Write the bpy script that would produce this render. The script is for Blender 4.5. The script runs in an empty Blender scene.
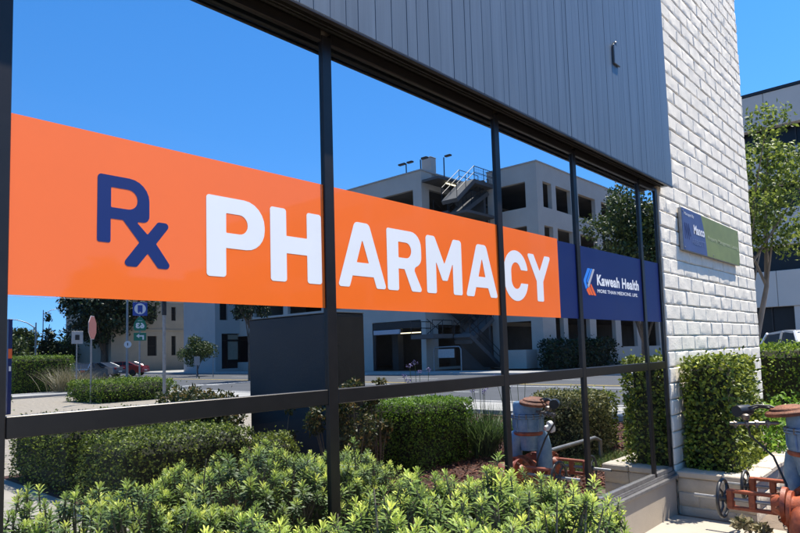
import bpy, math, random
import numpy as np
from mathutils import Vector, Matrix
random.seed(7); rng = np.random.default_rng(11)
PI = math.pi
scene = bpy.context.scene
C = scene.collection

# ---------------------------------------------------------------- camera
cam_d = bpy.data.cameras.new('camera'); cam = bpy.data.objects.new('camera', cam_d); C.objects.link(cam)
yaw, pitch, roll = math.radians(42.256), math.radians(4.442), math.radians(1.678)
fw = Vector((math.cos(yaw)*math.cos(pitch), math.sin(yaw)*math.cos(pitch), math.sin(pitch)))
rt = fw.cross(Vector((0, 0, 1))).normalized(); up = rt.cross(fw)
r2 = rt*math.cos(roll) - up*math.sin(roll); u2 = rt*math.sin(roll) + up*math.cos(roll)
M = Matrix((r2, u2, -fw)).transposed().to_4x4(); M.translation = Vector((0, -2.236, 1.6))
cam.matrix_world = M
cam_d.sensor_width = 36; cam_d.lens = 36*629.68/800; cam_d.shift_y = (303.13-266.5)/800
cam_d.clip_start = 0.05; cam_d.clip_end = 3000
scene.camera = cam

# ---------------------------------------------------------------- light
SUN = Vector((1.6, -1.0, 4.3)).normalized()
world = bpy.data.worlds.new('World'); scene.world = world; world.use_nodes = True
nt = world.node_tree; nt.nodes.clear()
sky = nt.nodes.new('ShaderNodeTexSky'); sky.sky_type = 'NISHITA'; sky.sun_disc = False
sky.sun_elevation = math.asin(SUN.z); sky.sun_rotation = math.atan2(SUN.x, SUN.y)
sky.altitude = 100; sky.air_density = 1.0; sky.dust_density = 0.0; sky.ozone_density = 4.0
bg = nt.nodes.new('ShaderNodeBackground'); bg.inputs[1].default_value = 0.13
ow = nt.nodes.new('ShaderNodeOutputWorld')
hsv = nt.nodes.new('ShaderNodeHueSaturation'); hsv.inputs['Saturation'].default_value = 1.27
tcw = nt.nodes.new('ShaderNodeTexCoord'); ad = nt.nodes.new('ShaderNodeVectorMath'); ad.operation = 'ADD'; ad.inputs[1].default_value = (0, 0, .16)
nz_ = nt.nodes.new('ShaderNodeVectorMath'); nz_.operation = 'NORMALIZE'     # start the sky a little above the hazy horizon band
nt.links.new(tcw.outputs['Generated'], ad.inputs[0]); nt.links.new(ad.outputs[0], nz_.inputs[0]); nt.links.new(nz_.outputs[0], sky.inputs[0])
nt.links.new(sky.outputs[0], hsv.inputs['Color']); nt.links.new(hsv.outputs[0], bg.inputs[0]); nt.links.new(bg.outputs[0], ow.inputs[0])
sd = bpy.data.lights.new('sun', 'SUN'); sd.energy = 5.0; sd.angle = math.radians(0.53); sd.color = (1, .93, .82)
so = bpy.data.objects.new('sun', sd); C.objects.link(so)
so.rotation_euler = SUN.to_track_quat('Z', 'Y').to_euler(); so.location = (0, -10, 30)
vs = scene.view_settings; vs.view_transform = 'Standard'; vs.look = 'None'; vs.exposure = 1.0; vs.gamma = 1
vs.use_curve_mapping = False

# ---------------------------------------------------------------- materials
def newmat(name):
    m = bpy.data.materials.new(name); m.use_nodes = True
    return m, m.node_tree, m.node_tree.nodes['Principled BSDF']
def mat(name, col, rough=.6, metal=0., var=.12, nscale=6., bump=0., bscale=40., spec=.5, coat=0., col2=None, stretch=None, detail=6, bdist=.01):
    """procedural paint / stone / metal: noise varies colour and roughness, a second noise gives relief"""
    m, t, b = newmat(name); n = t.nodes; l = t.links
    tc = n.new('ShaderNodeTexCoord'); mp = n.new('ShaderNodeMapping'); l.new(tc.outputs['Object'], mp.inputs[0])
    if stretch: mp.inputs['Scale'].default_value = stretch
    no = n.new('ShaderNodeTexNoise'); no.inputs['Scale'].default_value = nscale; no.inputs['Detail'].default_value = detail
    no.inputs['Roughness'].default_value = .65
    l.new(mp.outputs[0], no.inputs['Vector'])
    r = n.new('ShaderNodeValToRGB'); l.new(no.outputs[0], r.inputs[0])
    c2 = col2 or tuple(min(1, c*(1+var)) for c in col); c1 = tuple(c*(1-var) for c in col)
    r.color_ramp.elements[0].position = .35; r.color_ramp.elements[1].position = .68
    r.color_ramp.elements[0].color = (*(c1 if not col2 else col), 1); r.color_ramp.elements[1].color = (*c2, 1)
    l.new(r.outputs[0], b.inputs['Base Color'])
    b.inputs['Roughness'].default_value = rough; b.inputs['Metallic'].default_value = metal
    b.inputs['Specular IOR Level'].default_value = spec; b.inputs['Coat Weight'].default_value = coat
    b.inputs['Coat Roughness'].default_value = .04
    if bump:
        n2 = n.new('ShaderNodeTexNoise'); n2.inputs['Scale'].default_value = bscale; n2.inputs['Detail'].default_value = 8
        l.new(mp.outputs[0], n2.inputs['Vector'])
        bu = n.new('ShaderNodeBump'); bu.inputs['Strength'].default_value = bump; bu.inputs['Distance'].default_value = bdist
        l.new(n2.outputs[0], bu.inputs['Height']); l.new(bu.outputs[0], b.inputs['Normal'])
    return m
def leafmat(name, cols, trans=.35, rough=.5, use_tone=False):
    m, t, b = newmat(name); n = t.nodes; l = t.links
    g = n.new('ShaderNodeNewGeometry'); r = n.new('ShaderNodeValToRGB')
    if use_tone:
        a = n.new('ShaderNodeAttribute'); a.attribute_name = 'tone'
        l.new(a.outputs['Fac'], r.inputs[0])
    else:
        l.new(g.outputs['Random Per Island'], r.inputs[0])
    e = r.color_ramp.elements
    e[0].color = (*cols[0], 1); e[1].color = (*cols[-1], 1)
    for i, c in enumerate(cols[1:-1]):
        x = e.new((i+1)/(len(cols)-1)); x.color = (*c, 1)
    hs = n.new('ShaderNodeHueSaturation'); l.new(r.outputs[0], hs.inputs['Color'])
    mr = n.new('ShaderNodeMapRange'); mr.inputs['To Min'].default_value = .75; mr.inputs['To Max'].default_value = 1.25
    l.new(g.outputs['Random Per Island'], mr.inputs[0]); l.new(mr.outputs[0], hs.inputs['Value'])
    l.new(hs.outputs[0], b.inputs['Base Color']); b.inputs['Roughness'].default_value = rough
    b.inputs['Specular IOR Level'].default_value = .35
    tr = n.new('ShaderNodeBsdfTranslucent'); l.new(hs.outputs[0], tr.inputs[0])
    mx = n.new('ShaderNodeMixShader'); mx.inputs[0].default_value = trans
    l.new(b.outputs[0], mx.inputs[1]); l.new(tr.outputs[0], mx.inputs[2])
    l.new(mx.outputs[0], n['Material Output'].inputs[0])
    return m

m_mirror, t, b = newmat('mirror glass'); b.inputs['Metallic'].default_value = 1; b.inputs['Roughness'].default_value = 0
b.inputs['Base Color'].default_value = (.64, .67, .70, 1); b.inputs['Specular IOR Level'].default_value = .5
tn = t.nodes.new('ShaderNodeTexNoise'); tn.inputs['Scale'].default_value = 1.3; tn.inputs['Detail'].default_value = 0
tcn = t.nodes.new('ShaderNodeTexCoord'); t.links.new(tcn.outputs['Object'], tn.inputs['Vector'])
bn = t.nodes.new('ShaderNodeBump'); bn.inputs['Strength'].default_value = .10; bn.inputs['Distance'].default_value = .004
t.links.new(tn.outputs[0], bn.inputs['Height']); t.links.new(bn.outputs[0], b.inputs['Normal'])

df = t.nodes.new('ShaderNodeBsdfDiffuse'); df.inputs[0].default_value = (.5, .48, .45, 1); mxs = t.nodes.new('ShaderNodeMixShader')
dn = t.nodes.new('ShaderNodeTexNoise'); dn.inputs['Scale'].default_value = 2.2; dn.inputs['Detail'].default_value = 9; t.links.new(tcn.outputs['Object'], dn.inputs['Vector'])
dr = t.nodes.new('ShaderNodeMapRange'); dr.inputs['From Min'].default_value = .4; dr.inputs['From Max'].default_value = .8; dr.inputs['To Min'].default_value = .001; dr.inputs['To Max'].default_value = .014
t.links.new(dn.outputs[0], dr.inputs[0]); t.links.new(dr.outputs[0], mxs.inputs[0]); t.links.new(b.outputs[0], mxs.inputs[1]); t.links.new(df.outputs[0], mxs.inputs[2])
t.links.new(mxs.outputs[0], t.nodes['Material Output'].inputs[0])
m_frame = mat('bronze frame paint', (.018, .015, .014), rough=.34, metal=.3, var=.15, nscale=14, bump=.05, bscale=300, bdist=.001)
m_alu = mat('bare worn sill metal', (.34, .33, .33), rough=.3, metal=.7, var=.2, nscale=20)
m_soffit = mat('dark soffit paint', (.016, .014, .012), rough=.55, var=.35, nscale=5, bump=.3, bscale=60)
m_fascia = mat('blue grey metal cladding', (.118, .142, .165), rough=.40, metal=.35, var=.14, nscale=3.0, stretch=(6, 1, .25), bump=.05, bscale=90)
m_block = mat('painted slump block', (.80, .735, .62), rough=.85, var=.07, nscale=9, bump=.5, bscale=48, bdist=.006, detail=8)
m_mortar = mat('painted mortar', (.56, .52, .44), rough=.9, var=.1, nscale=20, bump=.5, bscale=60)
m_stucco = mat('tan stucco wall', (.38, .32, .25), rough=.9, var=.06, nscale=3, bump=.35, bscale=120, bdist=.004)
m_planter = mat('greige painted planter block', (.50, .43, .34), rough=.85, var=.10, nscale=5, bump=.6, bscale=45, bdist=.008)
m_orange = mat('orange vinyl', (.96, .155, .003), rough=.42, var=.02, nscale=2, coat=.55)
m_blue = mat('royal blue vinyl', (.003, .014, .095), rough=.45, var=.05, nscale=2, coat=.12, spec=.3)
m_navy = mat('navy vinyl', (.006, .021, .13), rough=.45, var=.04, nscale=3, coat=.2, spec=.3)
m_white = mat('white vinyl', (.80, .81, .83), rough=.4, var=.015, nscale=3, coat=.4)
m_lblue = mat('bright blue vinyl', (.03, .22, .75), rough=.4, var=.03)
m_lgrey = mat('pale grey vinyl', (.45, .45, .5), rough=.4, var=.03)
m_logor = mat('logo orange vinyl', (.85, .13, .02), rough=.4, var=.03)
m_sign_navy = mat('plaque navy face', (.045, .07, .18), rough=.5, var=.08, nscale=5)
m_sign_green = mat('plaque olive face', (.17, .20, .055), rough=.5, var=.12, nscale=5)
m_letter = mat('plaque white print', (.7, .7, .72), rough=.5, var=.03)
m_faint = mat('plaque faint print', (.12, .16, .30), rough=.5, var=.03)
m_faint2 = mat('plaque faint green print', (.38, .41, .24), rough=.5, var=.03)
m_conc = mat('pale concrete', (.36, .325, .27), rough=.9, var=.10, nscale=1.6, bump=.25, bscale=80, bdist=.003)
m_walk = mat('sidewalk concrete', (.38, .36, .325), rough=.9, var=.10, nscale=1.2, bump=.2, bscale=60, bdist=.003)
m_kerb = mat('kerb concrete', (.42, .40, .37), rough=.9, var=.1, nscale=3)
m_asph = mat('asphalt', (.070, .073, .080), rough=.9, var=.14, nscale=.5, bump=.3, bscale=120, bdist=.004)
m_line = mat('road paint', (.62, .62, .60), rough=.7, var=.15, nscale=4)
m_yline = mat('yellow road paint', (.60, .42, .08), rough=.7, var=.15, nscale=4)
m_gravel = mat('sandy gravel', (.34, .29, .225), rough=.95, var=.3, nscale=9, bump=.9, bscale=30, bdist=.03)
m_mulch = mat('mulch base', (.085, .036, .024), rough=.95, var=.5, nscale=14, bump=1, bscale=40, bdist=.03)
m_chip = leafmat('bark chips', [(.045, .018, .012), (.16, .06, .035), (.26, .12, .075)], trans=0, rough=.9)
m_dirt = mat('dry earth', (.16, .12, .085), rough=.95, var=.25, nscale=5, bump=.7, bscale=25, bdist=.03)
m_struct = mat('parking structure concrete', (.50, .465, .41), rough=.85, var=.07, nscale=.4, bump=.2, bscale=12)
m_struct2 = mat('tan office concrete', (.50, .47, .425), rough=.85, var=.05, nscale=.3, bump=.2, bscale=12)
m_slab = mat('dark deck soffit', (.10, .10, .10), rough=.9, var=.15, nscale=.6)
m_dglass = mat('dark window glass', (.010, .012, .016), rough=.3, var=.2, nscale=1, spec=.25)
m_beige = mat('beige stucco', (.40, .345, .26), rough=.9, var=.07, nscale=.5, bump=.2, bscale=10)
m_white_b = mat('white blue stucco', (.42, .42, .40), rough=.9, var=.05, nscale=.5)
m_tan_blind = mat('tan window blind', (.35, .30, .22), rough=.8, var=.1, nscale=3)
m_slate = mat('slate painted cabinet', (.018, .023, .030), rough=.6, var=.12, nscale=1.5, bump=.15, bscale=30)
m_slate2 = mat('brown slate end', (.030, .027, .023), rough=.6, var=.12, nscale=1.5, bump=.15, bscale=30)
m_galv = mat('galvanised steel', (.30, .30, .30), rough=.45, metal=.6, var=.15, nscale=10)
m_darksteel = mat('dark steel', (.03, .03, .032), rough=.45, metal=.5, var=.2, nscale=10)
m_signback = mat('weathered sign back', (.40, .40, .40), rough=.5, metal=.3, var=.12, nscale=5)
m_stopback = mat('pinkish stop sign face', (.50, .20, .17), rough=.5, var=.1, nscale=5)
m_sgreen = mat('road sign green', (.0, .16, .09), rough=.45, var=.04)
m_sblue = mat('road sign blue', (.02, .06, .32), rough=.45, var=.04)
m_swhite = mat('road sign white', (.75, .75, .75), rough=.45, var=.03)
m_red = mat('rust red iron paint', (.20, .040, .016), rough=.5, var=.3, nscale=16, bump=.4, bscale=70, bdist=.004, col2=(.42, .10, .035))
m_rust = mat('rusty brown iron', (.10, .035, .018), rough=.75, var=.4, nscale=14, bump=.6, bscale=80, col2=(.30, .11, .05))
m_bluep = mat('chalky blue iron paint', (.10, .20, .33), rough=.42, var=.25, nscale=11, bump=.3, bscale=60, bdist=.003, col2=(.22, .33, .44), coat=.2)
m_wheel = mat('grey handwheel iron', (.06, .06, .06), rough=.45, metal=.5, var=.35, nscale=30)
m_black = mat('black plastic', (.012, .012, .013), rough=.4, var=.2)
m_brass = mat('tarnished bronze trim', (.22, .19, .16), rough=.4, metal=.7, var=.3, nscale=30)
m_bark = mat('grey brown bark', (.13, .10, .075), rough=.95, var=.35, nscale=12, stretch=(1, 1, .3), bump=.8, bscale=30)
m_bark2 = mat('pale smooth bark', (.24, .20, .165), rough=.9, var=.2, nscale=6, stretch=(1, 1, .3), bump=.4, bscale=30)
m_stemc = mat('shrub stem', (.20, .16, .11), rough=.9, var=.3, nscale=40)
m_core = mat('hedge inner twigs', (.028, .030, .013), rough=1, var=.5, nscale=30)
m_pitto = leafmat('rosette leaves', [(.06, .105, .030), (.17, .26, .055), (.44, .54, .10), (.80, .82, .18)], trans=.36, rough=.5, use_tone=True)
m_box = leafmat('bright box leaves', [(.08, .17, .02), (.16, .29, .03), (.26, .40, .045)], trans=.35)
m_var = leafmat('variegated hedge leaves', [(.06, .09, .02), (.17, .18, .05), (.38, .34, .14)], trans=.25)
m_priv = leafmat('privet leaves', [(.055, .085, .014), (.14, .185, .026), (.34, .38, .05)], trans=.32)
m_lime = leafmat('lime hedge leaves', [(.05, .10, .012), (.12, .20, .02), (.26, .34, .04)], trans=.35)
m_olive = leafmat('olive hedge leaves', [(.032, .055, .012), (.08, .12, .022), (.17, .22, .035), (.36, .42, .07)], trans=.3)
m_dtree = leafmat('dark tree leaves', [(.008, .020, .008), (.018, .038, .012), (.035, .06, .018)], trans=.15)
m_mtree = leafmat('mid tree leaves', [(.03, .055, .015), (.06, .09, .02), (.10, .13, .03)], trans=.25)
m_ltree = leafmat('light tree leaves', [(.06, .10, .018), (.14, .19, .035), (.26, .31, .06)], trans=.42)
m_nand = leafmat('nandina leaves', [(.03, .06, .015), (.05, .075, .02), (.10, .10, .025), (.22, .14, .045)], trans=.3)
m_lily = leafmat('strap leaves', [(.04, .08, .02), (.08, .14, .035), (.14, .2, .06)], trans=.25)
m_dry = leafmat('dry grass blades', [(.10, .11, .05), (.22, .19, .10), (.34, .28, .17)], trans=.2)
m_grass = leafmat('grass blades', [(.05, .10, .02), (.10, .16, .03), (.18, .22, .06)], trans=.3)
m_purple = leafmat('lilac flowers', [(.16, .13, .34), (.30, .25, .5)], trans=.3)
m_tail = mat('red lens', (.3, .01, .01), rough=.2, var=.1)
m_tyre = mat('tyre rubber', (.02, .02, .02), rough=.8, var=.2)
m_rim = mat('alloy rim', (.35, .35, .36), rough=.3, metal=.8, var=.1)
m_tube = mat('fluorescent tube', (.8, .75, .6), rough=.5)
_n = m_tube.node_tree.nodes['Principled BSDF']; _n.inputs['Emission Color'].default_value = (1, .85, .55, 1); _n.inputs['Emission Strength'].default_value = 1.6

# ---------------------------------------------------------------- mesh helpers
def link_mesh(name, verts, faces, m, parent=None, smooth=None, tone=None):
    me = bpy.data.meshes.new(name); me.from_pydata([tuple(v) for v in verts], [], faces); me.update()
    if smooth is not None:
        me.shade_smooth(); me.set_sharp_from_angle(angle=math.radians(smooth))
    ms = m if isinstance(m, (list, tuple)) else [m]
    for x in ms: me.materials.append(x)
    o = bpy.data.objects.new(name, me); C.objects.link(o)
    if parent is not None: o.parent = parent
    return o
class MB:
    def __init__(s): s.v = []; s.f = []
    def add(s, vs_, fs): k = len(s.v); s.v += [tuple(p) for p in vs_]; s.f += [tuple(i+k for i in f) for f in fs]; return s
    def box(s, x0, x1, y0, y1, z0, z1, bev=0.):
        if bev <= 0:
            s.add([(x, y, z) for x in (x0, x1) for y in (y0, y1) for z in (z0, z1)],
                  [(0, 1, 3, 2), (4, 6, 7, 5), (0, 4, 5, 1), (2, 3, 7, 6), (0, 2, 6, 4), (1, 5, 7, 3)])
        else:
            b = bev; cx, cy, cz = (x0+x1)/2, (y0+y1)/2, (z0+z1)/2; hx, hy, hz = (x1-x0)/2, (y1-y0)/2, (z1-z0)/2
            vv = []; ix = {}
            for sx in (-1, 1):
                for sy in (-1, 1):
                    for sz in (-1, 1):
                        for ax in range(3):
                            h = [hx-b, hy-b, hz-b]; h[ax] += b
                            ix[(sx, sy, sz, ax)] = len(vv); vv.append((cx+sx*h[0], cy+sy*h[1], cz+sz*h[2]))
            ff = []
            for ax in range(3):
                a1, a2 = [(1, 2), (2, 0), (0, 1)][ax]
                for sg in (-1, 1):
                    q = []
                    for p, r in ((-1, -1), (1, -1), (1, 1), (-1, 1)):
                        k = [0, 0, 0]; k[ax] = sg; k[a1] = p; k[a2] = r; q.append(ix[(*k, ax)])
                    ff.append(q if sg > 0 else q[::-1])
                for p in (-1, 1):
                    for r in (-1, 1):     # edge along ax
                        k0 = [0, 0, 0]; k1 = [0, 0, 0]; k0[ax] = -1; k1[ax] = 1
                        for kk in (k0, k1): kk[a1] = p; kk[a2] = r
                        q = [ix[(*k0, a1)], ix[(*k1, a1)], ix[(*k1, a2)], ix[(*k0, a2)]]
                        ff.append(q if p*r > 0 else q[::-1])
            for sx in (-1, 1):
                for sy in (-1, 1):
                    for sz in (-1, 1):
                        q = [ix[(sx, sy, sz, a)] for a in range(3)]; ff.append(q if sx*sy*sz > 0 else q[::-1])
            s.add(vv, ff)
        return s
    def tube(s, pts, rad, n=10, cap=True):
        pts = [Vector(p) for p in pts]; k = len(pts)
        if not hasattr(rad, '__len__'): rad = [rad]*k
        rings = []; prev = None
        for i, p in enumerate(pts):
            d = (pts[min(i+1, k-1)]-pts[max(i-1, 0)])
            d = d.normalized() if d.length > 1e-9 else Vector((0, 0, 1))
            a = prev if prev is not None else (Vector((0, 0, 1)) if abs(d.z) < .9 else Vector((1, 0, 0)))
            a = (a-d*a.dot(d)).normalized(); prev = a; bb = d.cross(a)
            rings.append([p+(a*math.cos(2*PI*j/n)+bb*math.sin(2*PI*j/n))*rad[i] for j in range(n)])
        vv = [v for r in rings for v in r]
        ff = [(i*n+j, i*n+(j+1) % n, (i+1)*n+(j+1) % n, (i+1)*n+j) for i in range(k-1) for j in range(n)]
        if cap: ff.append(tuple(range(n-1, -1, -1))); ff.append(tuple((k-1)*n+j for j in range(n)))
        return s.add(vv, ff)
    def lathe(s, c, axis, prof, n=24):
        c = Vector(c); d = Vector(axis).normalized(); a = Vector((0, 0, 1)) if abs(d.z) < .9 else Vector((1, 0, 0))
        a = (a-d*a.dot(d)).normalized(); b_ = d.cross(a)
        vv = []; 
        for r, h in prof:
            r = max(r, 1e-4)
            vv += [c+d*h+(a*math.cos(2*PI*j/n)+b_*math.sin(2*PI*j/n))*r for j in range(n)]
        k = len(prof)
        ff = [(i*n+j, i*n+(j+1) % n, (i+1)*n+(j+1) % n, (i+1)*n+j) for i in range(k-1) for j in range(n)]
        ff.append(tuple(range(n-1, -1, -1))); ff.append(tuple((k-1)*n+j for j in range(n)))
        return s.add(vv, ff)
    def torus(s, c, axis, R_, r, n=28, m_=8):
        c = Vector(c); d = Vector(axis).normalized(); a = Vector((0, 0, 1)) if abs(d.z) < .9 else Vector((1, 0, 0))
        a = (a-d*a.dot(d)).normalized(); b_ = d.cross(a); vv = []
        for i in range(n):
            e = a*math.cos(2*PI*i/n)+b_*math.sin(2*PI*i/n)
            vv += [c+e*(R_+r*math.cos(2*PI*j/m_))+d*r*math.sin(2*PI*j/m_) for j in range(m_)]
        return s.add(vv, [(i*m_+j, ((i+1) % n)*m_+j, ((i+1) % n)*m_+(j+1) % m_, i*m_+(j+1) % m_) for i in range(n) for j in range(m_)])
    def prism(s, poly, to3, t):
        """poly: 2-D outline; to3(u, v, w) -> 3-D; thickness t along w"""
        n = len(poly)
        vv = [to3(u, v, 0) for u, v in poly]+[to3(u, v, t) for u, v in poly]
        return s.add(vv, [tuple(range(n-1, -1, -1)), tuple(range(n, 2*n))]+[(i, (i+1) % n, n+(i+1) % n, n+i) for i in range(n)])
    def each(s, name, m, parent, smooth=None):
        # one object per separate piece (pieces found by connectivity)
        par = list(range(len(s.v)))
        def fd(i):
            while par[i] != i: par[i] = par[par[i]]; i = par[i]
            return i
        for f in s.f:
            for k in f[1:]:
                a, b = fd(f[0]), fd(k)
                if a != b: par[b] = a
        gr = {}
        for f in s.f: gr.setdefault(fd(f[0]), []).append(f)
        for fs in gr.values():
            ids = sorted({i for f in fs for i in f}); ix = {j: i for i, j in enumerate(ids)}
            link_mesh(name, [s.v[i] for i in ids], [tuple(ix[i] for i in f) for f in fs], m, parent, smooth)
    def build(s, name, m, parent=None, smooth=None): return link_mesh(name, s.v, s.f, m, parent, smooth)

def tag(o, label=None, cat=None, group=None, kind=None):
    if label: o['label'] = label
    if cat: o['category'] = cat
    if group: o['group'] = group
    if kind: o['kind'] = kind
    return o
def thing(name, label, cat, loc=(0, 0, 0), rz=0, group=None):
    o = bpy.data.objects.new(name, None); C.objects.link(o); o.location = loc; o.rotation_euler = (0, 0, rz)
    o.empty_display_size = .2
    return tag(o, label, cat, group)
def struct(o): return tag(o, kind='structure')
def copy_thing(o, loc, rz, label, recolor=None):
    c = o.copy(); C.objects.link(c); c.location = loc; c.rotation_euler = (0, 0, rz); c['label'] = label
    for ch in list(o.children):
        d = ch.copy(); C.objects.link(d); d.parent = c
        if recolor and ch.name.startswith('body'):
            d.data = ch.data.copy(); d.data.materials[0] = recolor
        for g in ch.children:
            e = g.copy(); C.objects.link(e); e.parent = d
    return c

# ---------------------------------------------------------------- foliage helpers (numpy)
def np_mesh(name, V, F, m, parent=None, tone=None, fs=3):
    me = bpy.data.meshes.new(name); nv, nf = len(V), len(F)
    me.vertices.add(nv); me.vertices.foreach_set('co', np.asarray(V, np.float32).ravel())
    me.loops.add(nf*fs); me.loops.foreach_set('vertex_index', np.asarray(F, np.int32).ravel())
    me.polygons.add(nf); me.polygons.foreach_set('loop_start', np.arange(0, nf*fs, fs, dtype=np.int32))
    me.polygons.foreach_set('loop_total', np.full(nf, fs, np.int32)); me.update(calc_edges=True)
    if tone is not None:
        a = me.attributes.new('tone', 'FLOAT', 'POINT'); a.data.foreach_set('value', np.asarray(tone, np.float32))
    me.materials.append(m)
    o = bpy.data.objects.new(name, me); C.objects.link(o)
    if parent is not None: o.parent = parent
    return o
def nrm(a): return a/np.maximum(np.linalg.norm(a, axis=1, keepdims=True), 1e-9)
def leaf_arrays(P, D, N, L, Wd, fold=.18):
    """folded rhombic leaves at P pointing along D with normal N"""
    D = nrm(D); S = nrm(np.cross(D, N)); N = np.cross(S, D)
    L = np.asarray(L).reshape(-1, 1); Wd = np.asarray(Wd).reshape(-1, 1)
    v0 = P; v1 = P+D*L*.5+S*Wd*.5+N*Wd*fold; v2 = P+D*L; v3 = P+D*L*.5-S*Wd*.5+N*Wd*fold
    V = np.stack([v0, v1, v2, v3], 1).reshape(-1, 3)
    k = np.arange(len(P))[:, None]*4
    F = np.concatenate([k+np.array([[0, 1, 2]]), k+np.array([[0, 2, 3]])], 0)
    return V, F
def rand_dir(n): return nrm(rng.normal(size=(n, 3)))
def surf_leaves(P, Nn, size, spread=.9):
    n = len(P); D = nrm(Nn*.5+rand_dir(n)*spread); No = nrm(Nn+rand_dir(n)*.7)
    L = size*rng.uniform(.7, 1.3, n)
    return leaf_arrays(P, D, No, L, L*rng.uniform(.5, .7, n))
def hedge(label, x0, x1, y0, y1, h, m, leaf=.03, dens=2600, group='clipped hedges', z0=0., rnd=.08, lump=.03, rz=0., cat='hedge', kindname='clipped_hedge'):
    cx, cy = (x0+x1)/2, (y0+y1)/2; a, b, = (x1-x0)/2, (y1-y0)/2
    root = thing(kindname, label, cat, (cx, cy, z0), rz, group)
    faces = [((1, 0, 0), 4*b*h/2), ((-1, 0, 0), 2*b*h), ((0, 1, 0), 2*a*h), ((0, -1, 0), 2*a*h), ((0, 0, 1), 4*a*b)]
    PP = []; NN = []
    ph = rng.uniform(0, 6, 6)
    for nn, ar in faces:
        n = int(dens*ar)+20; nn = np.array(nn, float)
        u = rng.uniform(-1, 1, (n, 3))*[a, b, h/2]; u[:, 2] += h/2
        ax = np.argmax(abs(nn)); u[:, ax] = nn[ax]*[a, b, h/2][ax]+(h/2 if ax == 2 else 0)
        PP.append(u); NN.append(np.tile(nn, (n, 1)))
    P = np.concatenate(PP); Nn = np.concatenate(NN)
    # round the edges: pull towards a rounded box
    c = P.copy(); c[:, 2] -= h/2; hh = np.array([a, b, h/2])-rnd
    q = np.clip(c, -hh, hh); d = c-q; ln = np.linalg.norm(d, axis=1, keepdims=True)
    d = d/np.maximum(ln, 1e-6); lowz = (c[:, 2:] < -hh[2])
    R_ = q+d*rnd; R_[:, 2:] = np.where(lowz, c[:, 2:], R_[:, 2:]); R_[:, 2] += h/2
    w = np.sin(P[:, 0]*5+ph[0])*np.sin(P[:, 1]*6+ph[1])+np.sin(P[:, 2]*8+ph[2]+P[:, 0]*3)+.7*np.sin(P[:, 0]*17+P[:, 1]*13+ph[3])*np.sin(P[:, 2]*19+ph[4])
    R_ = R_+d*(w[:, None]*lump*.5)+d*rng.normal(size=(len(P), 1))*leaf*.35-d*rng.exponential(leaf*.5, (len(P), 1))
    sh_ = rng.uniform(size=len(P)) < .02; R_ = R_+np.where(sh_[:, None], d*rng.uniform(.8, 2.6, (len(P), 1))*leaf, 0)
    pt = np.sin(P[:, 0]*11+ph[1])*np.sin(P[:, 2]*9+P[:, 1]*8+ph[5])+.5*np.sin(P[:, 0]*29+ph[3]+P[:, 2]*23+P[:, 1]*27)
    keep = ~((pt > .95) & (rng.uniform(size=len(P)) < .35)); R_ = R_[keep]; d = d[keep]; Nn = Nn[keep]
    R_[:, 2] = np.maximum(R_[:, 2], .02)
    V, F = surf_leaves(R_, nrm(d+Nn*.3), leaf)
    np_mesh('foliage', V, F, m, root)
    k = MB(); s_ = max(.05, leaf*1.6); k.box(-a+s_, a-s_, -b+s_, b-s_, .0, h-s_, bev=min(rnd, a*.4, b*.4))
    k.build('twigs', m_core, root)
    return root
def crown_leaves(centers, radii, n, size, m, parent, name='crown', gap=.0, up=.25):
    centers = np.array(centers, float); radii = np.array(radii, float)
    pr = radii**2; pr = pr/pr.sum(); idx = rng.choice(len(centers), n, p=pr)
    d = rand_dir(n); r = radii[idx]*rng.uniform(.35, 1.0, n)**.5*rng.uniform(.8, 1.12, n)
    P = centers[idx]+d*r[:, None]*np.array([1, 1, .8])
    Nn = nrm(d+np.array([0, 0, up]))
    L = size*rng.uniform(.6, 1.35, n)
    V, F = leaf_arrays(P, rand_dir(n)+d*.3, Nn+rand_dir(n)*.6, L, L*rng.uniform(.5, .8, n))
    return np_mesh(name, V, F, m, parent)
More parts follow.
